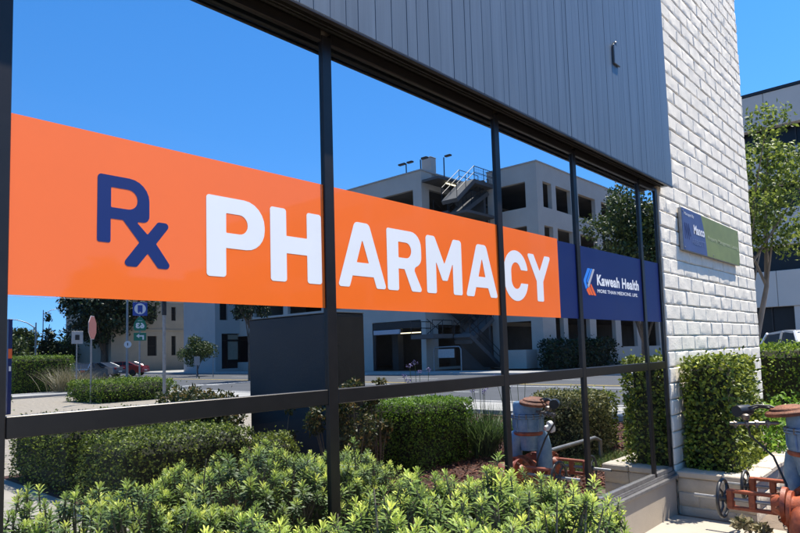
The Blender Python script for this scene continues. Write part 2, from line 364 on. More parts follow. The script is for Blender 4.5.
def tree(kind, label, x, y, h, crown_r, base, m_leaf, n=5000, size=.12, trunk_r=.12, nlimb=9, blobs=26, blob_r=None, bark=None, group='trees along the streets', multi=1, cone=False, seed=1, squash=1., open_=.0):
    rs = np.random.default_rng(seed)
    root = thing(kind, label, 'tree', (x, y, 0), 0, group); bark = bark or m_bark
    tb = MB(); ends = []
    H0 = base
    stems = []
    for k in range(multi):
        a = 2*PI*k/multi+rs.uniform(-.4, .4); lean = (0 if multi == 1 else .28)
        top = Vector((math.cos(a)*lean*h*.5, math.sin(a)*lean*h*.5, h*.82))
        pts = [Vector((0, 0, 0)).lerp(top, t_)+Vector((rs.normal()*.03*h*t_*.6, rs.normal()*.03*h*t_*.6, 0)) for t_ in np.linspace(0, 1, 7)]
        tb.tube(pts, [trunk_r*(1-.8*t_)*(1.25 if t_ == 0 else 1) for t_ in np.linspace(0, 1, 7)], 9)
        stems.append(pts)
    for i in range(blobs):
        if cone:
            z = base+(h-base)*rs.uniform(0, 1)**1.2; rr = crown_r*(1-(z-base)/(h-base))**.85
            a = rs.uniform(0, 2*PI); r_ = rr*rs.uniform(.3, .85); c = Vector((math.cos(a)*r_, math.sin(a)*r_, z)); br = max(.15*crown_r, rr*.42)
        else:
            u = rs.normal(size=3); u /= np.linalg.norm(u); q = rs.uniform(.35, .95)
            c = Vector((u[0]*crown_r*q, u[1]*crown_r*q, (base+h)/2+u[2]*(h-base)/2*q*.85*squash)); br = (blob_r or crown_r*.36)*rs.uniform(.6, 1.25)
        ends.append((c, br))
        if i < nlimb:
            st = stems[i % multi]; zz = max(.25, min(.9, (c.z*.6)/max(h*.82, .1))); j = min(5, int(zz*6)); s0 = st[j]
            mid = s0.lerp(c, .5)+Vector((0, 0, .08*h*rs.uniform(-.3, .6)))
            tb.tube([s0, mid, c], [trunk_r*.4, trunk_r*.25, trunk_r*.08], 6)
    tb.build('trunk', bark, root, smooth=50)
    crown_leaves([tuple(c) for c, _ in ends], [b_ for _, b_ in ends], n, size, m_leaf, root)
    return root
def blades(name, parent, m, cx, cy, rx, ry, n, L, w, z=0., droop=.6, spread=.5, clump=None):
    """grass-like arching blades, each 3 segments"""
    n = int(n)
    if clump is None: P = np.stack([cx+rng.uniform(-rx, rx, n), cy+rng.uniform(-ry, ry, n), np.full(n, z)], 1)
    else: P = np.stack([cx+rng.normal(size=n)*rx*.4, cy+rng.normal(size=n)*ry*.4, np.full(n, z)], 1)
    a = rng.uniform(0, 2*PI, n); lean = rng.uniform(.05, 1, n)*spread
    H = np.stack([np.cos(a), np.sin(a), np.zeros(n)], 1); S = np.stack([-np.sin(a), np.cos(a), np.zeros(n)], 1)
    l = L*rng.uniform(.6, 1.2, n); rows = []
    for t_, ww in ((0, .8), (.35, 1), (.7, .75), (1, .05)):
        out = lean*t_+droop*lean*t_*t_; hgt = t_-(droop*.7*lean)*t_*t_
        c = P+H*(out*l)[:, None]+np.array([0, 0, 1])*(np.maximum(hgt, .05*t_)*l)[:, None]
        rows += [c+S*(w*ww/2), c-S*(w*ww/2)]
    V = np.stack(rows, 1).reshape(-1, 3); k = np.arange(n)[:, None]*8
    F = np.concatenate([k+np.array([[0, 1, 3, 2]]), k+np.array([[2, 3, 5, 4]]), k+np.array([[4, 5, 7, 6]])], 0)
    return np_mesh(name, V, F, m, parent, fs=4)

# ================================================================ SETTING: ground, road, walks
def sheet(name, poly, z, m):
    return struct(link_mesh(name, [(x, y, z) for x, y in poly], [tuple(range(len(poly)))], m))
def rect(x0, x1, y0, y1): return [(x0, y0), (x1, y0), (x1, y1), (x0, y1)]
sheet('ground', rect(-900, 1200, -1200, 900), -.012, m_dirt)
sheet('road', rect(15.4, 33, -300, 120), .000, m_asph)
sheet('cross_road', rect(-200, 15.4, -47.5, -38), .000, m_asph)
sheet('parking_lot', rect(-60, 15.4, -75, -50.5), .001, m_asph)
mb = MB()
for xx in (19.7, 28.4):
    for y in range(-150, 60, 9): mb.add([(xx, y, .006), (xx+.12, y, .006), (xx+.12, y+3.2, .006), (xx, y+3.2, .006)], [(0, 1, 2, 3)])
mb.add([(23.2, -30, .006), (23.38, -30, .006), (23.38, 50, .006), (23.2, 50, .006)], [(0, 1, 2, 3)])
mb.add([(16.4, -31.5, .006), (33, -31.5, .006), (33, -31.1, .006), (16.4, -31.1, .006)], [(0, 1, 2, 3)])
struct(mb.build('lane_markings', m_line))
mb = MB(); mb.add([(24.5, -150, .006), (24.62, -150, .006), (24.62, 60, .006), (24.5, 60, .006)], [(0, 1, 2, 3)])
mb.add([(24.8, -150, .006), (24.92, -150, .006), (24.92, 60, .006), (24.8, 60, .006)], [(0, 1, 2, 3)])
struct(mb.build('centre_line', m_yline))
# near sidewalk with joints, far sidewalk with kerbs
def walk(name, x0, x1, y0, y1, z=.12, step=1.5, m=m_walk, along='y'):
    mb = MB(); g = .008
    if along == 'y':
        y = y0
        while y < y1: mb.box(x0, x1, y+g, min(y+step, y1)-g, z-.15, z, bev=.004); y += step
    else:
        x = x0
        while x < x1: mb.box(x+g, min(x+step, x1)-g, y0, y1, z-.15, z, bev=.004); x += step
    return struct(mb.build(name, m))
walk('sidewalk', 13.2, 15.2, -31.5, 30, z=.10)
walk('sidewalk', -20, 13.2, -31.5, -29.5, z=.10, along='x')
walk('sidewalk', 33.2, 37.0, -62, 30, z=.12, step=2)
walk('sidewalk', 33.2, 60, -74, -62.05, z=.12, step=3)
kb = MB(); kb.box(15.2, 15.4, -31.5, 30, -.05, .13, bev=.02); kb.box(33.0, 33.2, -74, 30, -.05, .15, bev=.02); kb.box(-20, 15.4, -31.7, -31.52, -.05, .13, bev=.02)
struct(kb.build('kerb', m_kerb))
# pavement beside the building and path on the left
def slabs(name, x0, x1, y0, y1, z, sx, sy, m):
    mb = MB(); nx = max(1, round((x1-x0)/sx)); ny = max(1, round((y1-y0)/sy)); g = .006
    for i in range(nx):
        for j in range(ny):
            mb.box(x0+(x1-x0)*i/nx+g, x0+(x1-x0)*(i+1)/nx-g, y0+(y1-y0)*j/ny+g, y0+(y1-y0)*(j+1)/ny-g, z-.1, z, bev=.004)
    return struct(mb.build(name, m))
slabs('pavement', 3.1, 6.2, -.98, -.02, .0, 1.05, 1.0, m_conc)
slabs('path', .2, 2.86, -31, -1.3, .0, 1.35, 1.4, m_conc)
sheet('gravel_bed', rect(-20, 15.2, -38, -31.75), .0, m_gravel)
sheet('gravel_bed', rect(2.88, 12.6, -29.45, -8.15), -.004, m_gravel)
sheet('mulch_bed', rect(2.88, 12.9, -8.13, -1.0), -.004, m_mulch)
sheet('mulch_bed', rect(-1.0, 3.08, -1.25, -.04), .002, m_mulch)
sheet('garden_soil', rect(12.6, 13.2, -31, -1.0), -.004, m_mulch)
# bark chips in the bed
n = 26000
P = np.stack([rng.uniform(3.0, 12.5, n), -1.02-rng.uniform(0, 1, n)**1.4*7.0, rng.uniform(.0, .035, n)], 1)
D = rand_dir(n)*[1, 1, .3]; V, F = leaf_arrays(P, D, np.tile([0, 0, 1.], (n, 1))+rand_dir(n)*.8, rng.uniform(.03, .09, n), rng.uniform(.012, .035, n), fold=.3)
tag(np_mesh('bark_mulch', V, F, m_chip), 'red brown bark chips spread over the planting bed', 'mulch', kind='stuff')
n = 2600
gr = blades('grass', None, m_grass, 8.2, -1.75, .9, .28, n, .10, .006, z=.0, spread=.6)
tag(gr, 'small patches of green grass in the bark bed', 'grass', kind='stuff')

# ================================================================ PHARMACY BUILDING
bd = thing('pharmacy_building', 'dark glass fronted building with grey metal fascia and white block pier', 'building', (0, 0, 0))
XL, XR = -1.4, 6.275
MUL = [(-1.4, -1.34), (.57, .626), (1.940, 2.0), (3.412, 3.468), (4.497, 4.553), (5.786, 5.840), (6.222, 6.278)]
# glass panes, upper and lower row, each its own window
for i in range(len(MUL)-1):
    x0, x1 = MUL[i][1], MUL[i+1][0]
    for z0, z1 in ((.44, 1.367), (1.437, 3.10)):
        ta, tb_ = random.uniform(-.0005, .0005), random.uniform(-.0005, .0005)
        w = MB(); w.add([(x0-.01, ta, z0-.01), (x1+.01, -ta, z0-.01), (x1+.01, -ta+tb_*0, z1+.01), (x0-.01, ta, z1+.01)], [(0, 1, 2, 3)])
        w.add([(x0-.01, .02, z0-.01), (x1+.01, .02, z0-.01), (x1+.01, .02, z1+.01), (x0-.01, .02, z1+.01)], [(3, 2, 1, 0)])
        w.build('window_pane', m_mirror, bd)
for i, (a, b_) in enumerate(MUL):
    MB().box(a, b_, -.014, .03, .40, 3.14, bev=.003).build('mullion', m_frame, bd)
fr = MB()
for i in range(len(MUL)-1): fr.box(MUL[i][1]+.001, MUL[i+1][0]-.001, -.012, .03, 1.367, 1.437, bev=.003)
fr.build('transom', m_frame, bd)
fr = MB()
for i in range(len(MUL)-1): fr.box(MUL[i][1]+.001, MUL[i+1][0]-.001, -.014, .03, 3.105, 3.165, bev=.004)
fr.build('window_head', m_frame, bd)
sl = MB(); sl.box(XL, XR, -.026, .03, .365, .399, bev=.003); sl.box(XL, XR, -.060, .03, .335, .362, bev=.003)
for i in range(len(MUL)-1): sl.box(MUL[i][1]+.001, MUL[i+1][0]-.001, -.020, .03, .4005, .437, bev=.003)
sl.build('sill', m_alu, bd)
bw = MB(); bw.box(XL, 6.275, -.03, .25, -.1, .333); bw.build('base_wall', m_stucco, bd)
# soffit with recessed strips
sf = MB(); sf.box(XL-.2, 6.283, -.128, .0, 3.170, 3.2); sf.box(XL-.2, 6.30, -.131, -.104, 3.146, 3.2, bev=.003)
sf.box(XL-.2, 6.283, -.075, -.066, 3.152, 3.169); sf.box(XL-.2, 6.283, -.045, -.030, 3.158, 3.169)
sf.build('soffit', m_soffit, bd)
# cladding: vertical boards of uneven width with fine joints
fa = MB(); x = -1.8; rs = random.Random(3)
while x < 6.34:
    w = rs.choice((.06, .08, .10, .12, .12)); x1 = min(x+w, 6.345); g = rs.choice((.0006, .001, .002))
    d = rs.uniform(0, .002)
    fa.box(x+g, x1-g, -.145-d, -.1325, 3.148, 8.2, bev=.0015); x = x1
fa.box(-1.8, 6.340, -.1325, -.10, 3.21, 8.2)
fa.box(6.284, 6.342, -.1325, -.034, 3.155, 8.2)
fa.build('fascia', m_fascia, bd)
fe = MB(); fe.box(-1.8, 6.347, -.150, -.1315, 3.132, 3.1455, bev=.002); fe.build('drip_edge', m_frame, bd)
bx = MB(); bx.box(5.06, 5.175, -.166, -.1485, 3.975, 4.145, bev=.004); bx.lathe((5.115, -.155, 4.145), (0, 0, 1), [(.012, 0), (.012, .03), (.006, .04)], 10)
bx.build('junction_box', m_fascia, bd)
# body behind
bo = MB(); bo.box(XL, 6.25, .04, 9, .25, 8.1); bo.box(6.25, 9.7, .55, 9, 0, 8.6); bo.build('wall', m_stucco, bd)
ck = MB(); rs = random.Random(9); z = .0; x = 6.262; pts = []
while z < .335: pts.append((x+rs.uniform(-.006, .006), -.034, z)); z += .03
ck.tube(pts, [rs.uniform(.002, .0045) for _ in pts], 5); ck.build('crack', m_soffit, bd)
# block pier: every block bulged and chipped, one mesh
def blockwall(mb, x0, x1, z0, z1, yf, ch=.152, bl=.405, joint=.010, seed=5, bulge=.010, depth=.05, tf=None, nx=8, nz=5):
    r = random.Random(seed); row = 0; z = z0
    tf = tf or (lambda a, b_, c: (a, b_, c))
    while z < z1-.01:
        zt = min(z+ch, z1); off = (row % 2)*bl/2+r.uniform(-.03, .03); x = x0-off
        while x < x1:
            a = max(x, x0); b_ = min(x+bl+r.uniform(-.012, .012), x1); x += bl
            if b_-a < .03: continue
            a2, b2 = a+joint/2, b_-joint/2; za, zb = z+joint/2+r.uniform(-.002, .002), zt-joint/2+r.uniform(-.003, .003)
            gu = ([0, .03, .12]+[.12+.76*q/(nx-4) for q in range(1, nx-4)]+[.88, .97, 1]) if nx >= 5 else [q/nx for q in range(nx+1)]
            gv = [0, .08]+[.08+.84*q/(nz-2) for q in range(1, nz-2)]+[.92, 1]
            push = r.uniform(-.0025, .003); vv = []; ph = [r.uniform(0, 6) for _ in range(4)]
            tilt = r.uniform(-.002, .002); sag = r.uniform(0, .004)
            for j in range(nz+1):
                for i in range(nx+1):
                    u, v = gu[i], gv[j]; ed = min(u, 1-u)*(b2-a2); ev = min(v, 1-v)*(zb-za)
                    e = min(ed, ev); rd = math.sqrt(max(0, min(1, e/.012))*(2-min(1, e/.012)))
                    y = yf-(bulge*rd+push*rd)+(1-rd)*.004+tilt*(v-.5)
                    y -= .0014*math.sin(u*7+ph[0]+v*4)*rd+.0012*math.sin(v*6+ph[1]-u*9)*rd+r.uniform(-.0010, .0010)*rd
                    vv.append(tf(a2+(b2-a2)*u+r.uniform(-.002, .002)*(u in (0, 1)), y, za+(zb-za)*v-(sag*math.sin(PI*u) if j == nz else 0)+r.uniform(-.0022, .0022)*(v in (0, 1))))
            k = nx+1; ff = [(j*k+i, j*k+i+1, (j+1)*k+i+1, (j+1)*k+i) for j in range(nz) for i in range(nx)]
            # returns to the back
            nb = len(vv); per = [i for i in range(k)]+[j*k+nx for j in range(1, nz+1)]+[nz*k+i for i in range(nx-1, -1, -1)]+[j*k for j in range(nz-1, 0, -1)]
            for q in per:
                u_, v_ = gu[q % k], gv[q//k]
                vv.append(tf(a2+(b2-a2)*u_, yf+depth, za+(zb-za)*v_))
            m_ = len(per); ff += [(per[i], nb+i, nb+(i+1) % m_, per[(i+1) % m_]) for i in range(m_)]
            mb.add(vv, ff)
        z += ch; row += 1
pb = MB(); blockwall(pb, 6.285, 9.81, -.02, 8.6, -.024, ch=.155, bl=.412, seed=8, bulge=.0025, joint=.009)
o = pb.build('block_pier', m_block, bd, smooth=20)
pm = MB(); pm.box(6.289, 9.805, -.010, .5, -.1, 8.6); pm.build('mortar_bed', m_mortar, bd)

# ================================================================ WINDOW GRAPHICS
YB = -.0014
def flatpoly(loops, y, n=6):
    """2-D outline with fillets -> curve -> mesh in the x-z plane; loops: list of [(x,z,r),...]"""
    cu = bpy.data.curves.new('g', 'CURVE'); cu.dimensions = '2D'; cu.fill_mode = 'BOTH'
    for lp in loops:
        pts = []
        m_ = len(lp)
        for i in range(m_):
            x, z, r = lp[i]; p = Vector((x, z)); a = Vector(lp[i-1][:2]); b = Vector(lp[(i+1) % m_][:2])
            if r <= 0: pts.append(p); continue
            da, db = (a-p), (b-p); la, lb = da.length, db.length; da.normalize(); db.normalize()
            ang = math.acos(max(-1, min(1, da.dot(db)))); tl = min(r/math.tan(ang/2), la*.49, lb*.49)
            p0, p2 = p+da*tl, p+db*tl
            for k in range(n+1):
                t_ = k/n; pts.append(p0*(1-t_)**2+p*2*t_*(1-t_)+p2*t_*t_) if ang > 2.2 else pts.append(None)
            if ang <= 2.2:
                pts = [q for q in pts if q is not None]
                rr = tl*math.tan(ang/2); bis = (da+db).normalized(); c = p+bis*(rr/math.sin(ang/2))
                a0 = math.atan2(*(p0-c).yx); a1 = math.atan2(*(p2-c).yx); dd = (a1-a0+PI) % (2*PI)-PI
                for k in range(n+1): pts.append(c+Vector((math.cos(a0+dd*k/n), math.sin(a0+dd*k/n)))*rr)
        sp = cu.splines.new('POLY'); sp.points.add(len(pts)-1); sp.use_cyclic_u = True
        for q, pt in zip(sp.points, pts): q.co = (pt.x, pt.y, 0, 1)
    ob = bpy.data.objects.new('g', cu); me = bpy.data.meshes.new_from_object(ob)
    vs_ = [(v.co.x, y, v.co.y) for v in me.vertices]; fs = [tuple(p.vertices) for p in me.polygons]
    bpy.data.objects.remove(ob); bpy.data.curves.remove(cu); bpy.data.meshes.remove(me)
    out = []
    for f in fs:     # face the street (-y)
        a, b_, c = [Vector(vs_[i]) for i in f[:3]]
        out.append(f if (b_-a).cross(c-a).y < 0 else f[::-1])
    return vs_, out
def glyph(loops, y, m, parent, name='letter', t=.0003):
    vs_, fs = flatpoly(loops, y); n = len(vs_)
    from collections import Counter
    ec = Counter(); 
    for f in fs:
        for i in range(len(f)): ec[(f[i], f[(i+1) % len(f)])] += 1
    vv = vs_+[(x, yy+t, z) for x, yy, z in vs_]; ff = list(fs)
    for (a, b_) in ec:
        if (b_, a) not in ec: ff.append((b_, a, a+n, b_+n))
    return link_mesh(name, vv, ff, m, parent)
def panels(segs, z0, z1):
    out = []
    for a, b_ in segs: out.append((a, b_, z0, z1))
    return out
ob_ = thing('pharmacy_banner', 'bright orange window banner with navy Rx and white PHARMACY lettering', 'banner', (0, 0, 0))
sh = MB()
for a, b_ in ((.627, 1.939), (2.001, 3.411), (3.469, 4.21)): sh.box(a, b_, YB, -.0008, 1.816, 2.403)
sh.build('orange_film', m_orange, ob_)
YL = YB-.0007
R0 = .014
def RR(*pts): return [(p[0], p[1], (p[2] if len(p) > 2 else R0)) for p in pts]
zt, zb = 2.253, 1.925
G = {}
glyph([RR((.900, 2.259), (1.088, 2.259, .075), (1.088, 2.103, .075), (1.0385, 2.103, .004), (1.081, 2.060, .003), (1.121, 2.112), (1.176, 2.112), (1.114, 2.029, .004), (1.180, 1.937), (1.122, 1.937), (1.082, 1.990, .004), (1.041, 1.937), (.983, 1.937), (1.050, 2.028, .004), (.990, 2.103, .004), (.946, 2.103, .002), (.946, 2.016, .008), (.899, 2.016, .008)),
       RR((.947, 2.217, .004), (1.043, 2.217, .035), (1.043, 2.144, .035), (.947, 2.144, .004))], YL, m_navy, ob_)
glyph([RR((1.323, zt+.003), (1.603, zt+.003, .105), (1.603, 2.045, .105), (1.412, 2.045, .002), (1.412, zb), (1.323, zb)),
       RR((1.413, 2.190, .004), (1.517, 2.190, .041), (1.517, 2.108, .041), (1.413, 2.108, .004))], YL, m_white, ob_)
glyph([RR((1.632, zt), (1.719, zt), (1.719, 2.131, .003), (1.836, 2.131, .003), (1.836, zt), (1.922, zt), (1.922, zb), (1.836, zb), (1.836, 2.053, .003), (1.719, 2.053, .003), (1.719, zb), (1.632, zb))], YL, m_white, ob_)
glyph([RR((2.140, zt, .03), (2.240, zt, .03), (2.360, zb), (2.287, zb, .012), (2.266, 1.982, .002), (2.119, 1.982, .002), (2.098, zb, .012), (2.022, zb)),
       RR((2.149, 2.050, .003), (2.234, 2.050, .003), (2.191, 2.168, .004))], YL, m_white, ob_)
glyph([RR((2.369, zt), (2.645, zt, .10), (2.645, 2.083, .075), (2.577, 2.052, .02), (2.650, zb), (2.560, zb), (2.503, 2.043, .004), (2.456, 2.043, .002), (2.456, zb), (2.369, zb)),
       RR((2.458, 2.188, .004), (2.561, 2.188, .042), (2.561, 2.103, .042), (2.458, 2.103, .004))], YL, m_white, ob_)
glyph([RR((2.687, zt, .022), (2.765, zt, .022), (2.850, 2.098, .004), (2.938, zt, .022), (3.017, zt, .022), (3.017, zb), (2.929, zb), (2.929, 2.110, .003), (2.874, 2.002, .012), (2.828, 2.002, .012), (2.773, 2.110, .003), (2.773, zb), (2.687, zb))], YL, m_white, ob_)
glyph([RR((3.176, zt, .03), (3.276, zt, .03), (3.392, zb), (3.312, zb, .012), (3.286, 1.983, .002), (3.157, 1.983, .002), (3.134, zb, .012), (3.051, zb)),
       RR((3.186, 2.050, .003), (3.260, 2.050, .003), (3.228, 2.168, .004))], YL, m_white, ob_)
def cglyph():
    cx, rx, ri = 3.622, .149, .061; zu, zl = 2.257-.147, 1.916+.147; tu, tl = 2.128, 2.038
    outer = [(cx+rx*math.cos(math.radians(a)), zu+.147*math.sin(math.radians(a)), 0) for a in range(15, 181, 11)]
    outer += [(cx+rx*math.cos(math.radians(a)), zl+.147*math.sin(math.radians(a)), 0) for a in range(180, 346, 11)]
    inner = [(cx+ri*math.cos(math.radians(a)), zl+.066*math.sin(math.radians(a)), 0) for a in range(335, 179, -12)]
    inner += [(cx+ri*math.cos(math.radians(a)), zu+.066*math.sin(math.radians(a)), 0) for a in range(180, 24, -12)]
    return outer+[(cx+rx, tl, .014), (cx+ri, tl, .012)]+inner+[(cx+ri, tu, .012), (cx+rx, tu, .014)]
glyph([cglyph()], YL, m_white, ob_)
glyph([RR((3.768, zt), (3.856, zt, .010), (3.932, 2.140, .004), (4.006, zt, .010), (4.094, zt), (3.976, 2.066, .01), (3.976, zb), (3.887, zb), (3.887, 2.066, .01))], YL, m_white, ob_)
# blue banner
bb_ = thing('health_banner', 'royal blue window banner with health system logo at the corner', 'banner', (0, 0, 0))
sh = MB()
for a, b_ in ((4.2102, 4.496), (4.554, 5.785), (5.841, 6.221)): sh.box(a, b_, YB, -.0008, 1.816, 2.390)
sh.build('blue_film', m_blue, bb_)
def text(body, x0, x1, z0, height, y, m, parent, name, bold=0., shear=0.):
    cu = bpy.data.curves.new('t', 'FONT'); cu.body = body; cu.size = 1; cu.offset = bold; cu.space_character = 1.0+bold*1.5; cu.resolution_u = 3
    ob = bpy.data.objects.new('t', cu); C.objects.link(ob); bpy.context.view_layer.update()
    dg = bpy.context.evaluated_depsgraph_get(); me = bpy.data.meshes.new_from_object(ob.evaluated_get(dg))
    co = np.array([v.co[:] for v in me.vertices]); fs = [tuple(p.vertices) for p in me.polygons]
    lo, hi = co.min(0), co.max(0); cap = hi[1]
    sx = (x1-x0)/(hi[0]-lo[0]); sz = height/cap
    vv = [(x0+(c[0]-lo[0])*sx, y, z0+c[1]*sz) for c in co]
    bpy.data.objects.remove(ob); bpy.data.curves.remove(cu); bpy.data.meshes.remove(me)
    out = []
    for f in fs:
        a, b_, c = [Vector(vv[i]) for i in f[:3]]; out.append(f if (b_-a).cross(c-a).y < 0 else f[::-1])
    return link_mesh(name, vv, out, m, parent)
text('Kaweah Health', 4.845, 5.705, 2.098, .086, YL, m_white, bb_, 'lettering', bold=.035)
text('MORE THAN MEDICINE. LIFE.', 4.845, 5.67, 2.035, .028, YL, m_white, bb_, 'lettering', bold=.02)
# swoosh emblem: three blue/grey slanted blades over orange ones
def blade(x0, w, z0, z1, zk, m, xk, xb):
    glyph([[(x0, z1, .004), (x0+w, z1, .004), (xk+w, zk, .01), (xb+w, z0, .004), (xb, z0, .004), (xk, zk, .01)]], YL, m, bb_, 'emblem_blade')
glyph([[(4.685, 2.222, .004), (4.735, 2.222, .004), (4.652, 2.125, .02), (4.652, 2.100, .01), (4.675, 2.070, .0), (4.640, 2.050, .004), (4.603, 2.118, .02)]], YL, m_lblue, bb_, 'emblem_blade')
glyph([[(4.742, 2.222, .004), (4.772, 2.222, .004), (4.690, 2.118, .01), (4.690, 2.095, .004), (4.676, 2.100, .004), (4.662, 2.118, .01)]], YL, m_lblue, bb_, 'emblem_blade')
glyph([[(4.780, 2.222, .004), (4.812, 2.222, .004), (4.725, 2.108, .01), (4.690, 2.062, .004), (4.672, 2.088, .004), (4.697, 2.118, .01)]], YL, m_lgrey, bb_, 'emblem_blade')
glyph([[(4.648, 2.046, .002), (4.680, 2.068, .002), (4.722, 2.008, .004), (4.686, 2.008, .004)]], YL, m_logor, bb_, 'emblem_blade')
glyph([[(4.686, 2.060, .002), (4.712, 2.078, .002), (4.766, 2.008, .004), (4.730, 2.008, .004)]], YL, m_logor, bb_, 'emblem_blade')
glyph([[(4.718, 2.085, .002), (4.735, 2.100, .002), (4.820, 2.008, .004), (4.774, 2.008, .004)]], YL, m_logor, bb_, 'emblem_blade')

# plaque on the pier
pq = thing('wall_plaque', 'navy and olive property manager plaque mounted on the white block pier', 'sign', (0, 0, 0))
MB().box(6.78, 8.90, -.072, -.036, 2.575, 3.025, bev=.003).build('backing_panel', m_galv, pq)
nv = [(6.782, 2.577), (7.56, 2.577), (7.545, 2.70), (7.51, 2.82), (7.46, 2.93), (7.41, 3.023), (6.782, 3.023)]
gn = [(8.898, 3.023), (7.41, 3.023), (7.46, 2.93), (7.51, 2.82), (7.545, 2.70), (7.56, 2.577), (8.898, 2.577)]
def plate(poly, y, name, m, par):
    v = [(a, y, c) for a, c in poly]; f = tuple(range(len(v)))
    a, b_, c = Vector(v[0]), Vector(v[1]), Vector(v[2])
    return link_mesh(name, v, [f], m, par)
plate(nv, -.0745, 'navy_panel', m_sign_navy, pq); plate(gn, -.0745, 'olive_panel', m_sign_green, pq)
text('Managed By', 6.85, 7.16, 2.955, .030, -.077, m_letter, pq, 'lettering')
text('Manco', 7.13, 7.50, 2.785, .095, -.077, m_letter, pq, 'lettering', bold=.04)
text('ABBOTT', 7.05, 7.50, 2.665, .06, -.077, m_faint, pq, 'lettering')
text('Property Management  Leasing', 7.62, 8.84, 2.775, .042, -.077, m_faint2, pq, 'lettering', bold=.01)
for k in range(3):   # monogram strokes
    MB().tube([(6.85+k*.06, -.076, 2.70), (6.85+k*.06, -.076, 2.87), (6.905+k*.06, -.076, 2.74)], .003, 5).build('monogram_stroke', m_faint, pq)
sc = MB()
for x, z in ((6.82, 2.605), (8.86, 2.605), (6.82, 2.99), (8.86, 2.99), (7.78, 2.605)): sc.lathe((x, -.074, z), (0, -1, 0), [(.009, 0), (.009, .004), (.004, .006)], 10)
sc.each('bolt', m_galv, pq)

# ================================================================ PLANTER
pl_ = thing('planter_wall', 'low greige block planter wall running out from the building corner', 'planter', (0, 0, 0))
w = MB()
PX, PY = 6.27, -.70
blockwall(w, .035, -PY, -.06, .335, 0, ch=.132, bl=.405, joint=.006, seed=3, bulge=.003, tf=lambda a, b_, c: (PX+.02+b_, -a, c), depth=.10, nx=6, nz=4)
blockwall(w, PX+.02, 9.8, -.06, .335, PY+.02, ch=.132, joint=.006, seed=4, bulge=.003, depth=.10, nx=6, nz=4)
w.build('block_courses', m_planter, pl_, smooth=45)
w = MB(); w.box(PX+.03, PX+.19, PY+.03, -.035, -.1, .33); w.box(PX+.2, 9.8, PY+.03, PY+.19, -.1, .33); w.build('wall_core', m_mortar, pl_)
w = MB(); rs = random.Random(2); y = -.032
while y > PY: y1 = max(y-.40, PY-.012); w.box(PX-.008, PX+.21, y1+.003, y-.003, .337, .393+rs.uniform(-.003, .003), bev=.010); y = y1 if y1 > PY else -9
x = PX+.213
while x < 9.75: w.box(x+.003, x+.397, PY-.012+rs.uniform(-.004, .004), PY+.20, .337, .393+rs.uniform(-.005, .005), bev=.012); x += .4
w.build('cap_stone', m_planter, pl_)
so_ = MB(); so_.box(PX+.2, 9.8, PY+.2, -.035, .0, .31); so_.build('soil', m_dirt, pl_)

hedge('tall dark green clipped hedge in the planter against the white pier', 6.45, 7.45, -.52, -.07, 1.17, m_priv, leaf=.042, dens=2600, z0=.28, rnd=.05, lump=.03, group='clipped hedges')

def leafy_shrub(label, x, y, z, r, h, m, n, size, blobs=10, name='leafy_shrub', group='loose shrubs', seed=1, stems=True):
    rs = np.random.default_rng(seed); root = thing(name, label, 'shrub', (x, y, z), 0, group); cs = []; rr = []; sb = MB()
    for i in range(blobs):
        u = rs.normal(size=3); u /= np.linalg.norm(u); c = np.array([u[0]*r*.65, u[1]*r*.65, h*.55+u[2]*h*.33]); cs.append(c); rr.append(r*rs.uniform(.3, .5))
        sb.tube([(u[0]*.03, u[1]*.03, 0), (c[0]*.5, c[1]*.5, c[2]*.55), tuple(c)], [.010, .007, .003], 5)
    sb.build('stem', m_stemc, root)
    crown_leaves(cs, rr, n, size, m, root, name='foliage')
    return root
leafy_shrub('loose bright green leafy shrub rising behind the planter cap', 8.05, -.33, .3, .42, .55, m_box, 1500, .055, seed=3, group='loose shrubs')
leafy_shrub('bushy green shrub in the planter near the far hedge', 9.1, -.40, .3, .45, .65, m_box, 1600, .055, seed=4, group='loose shrubs')
leafy_shrub('small shrub at the foot of the planter beside the red valve', 5.78, -.80, 0, .13, .2, m_dry, 260, .05, blobs=5, seed=5, group='loose shrubs')

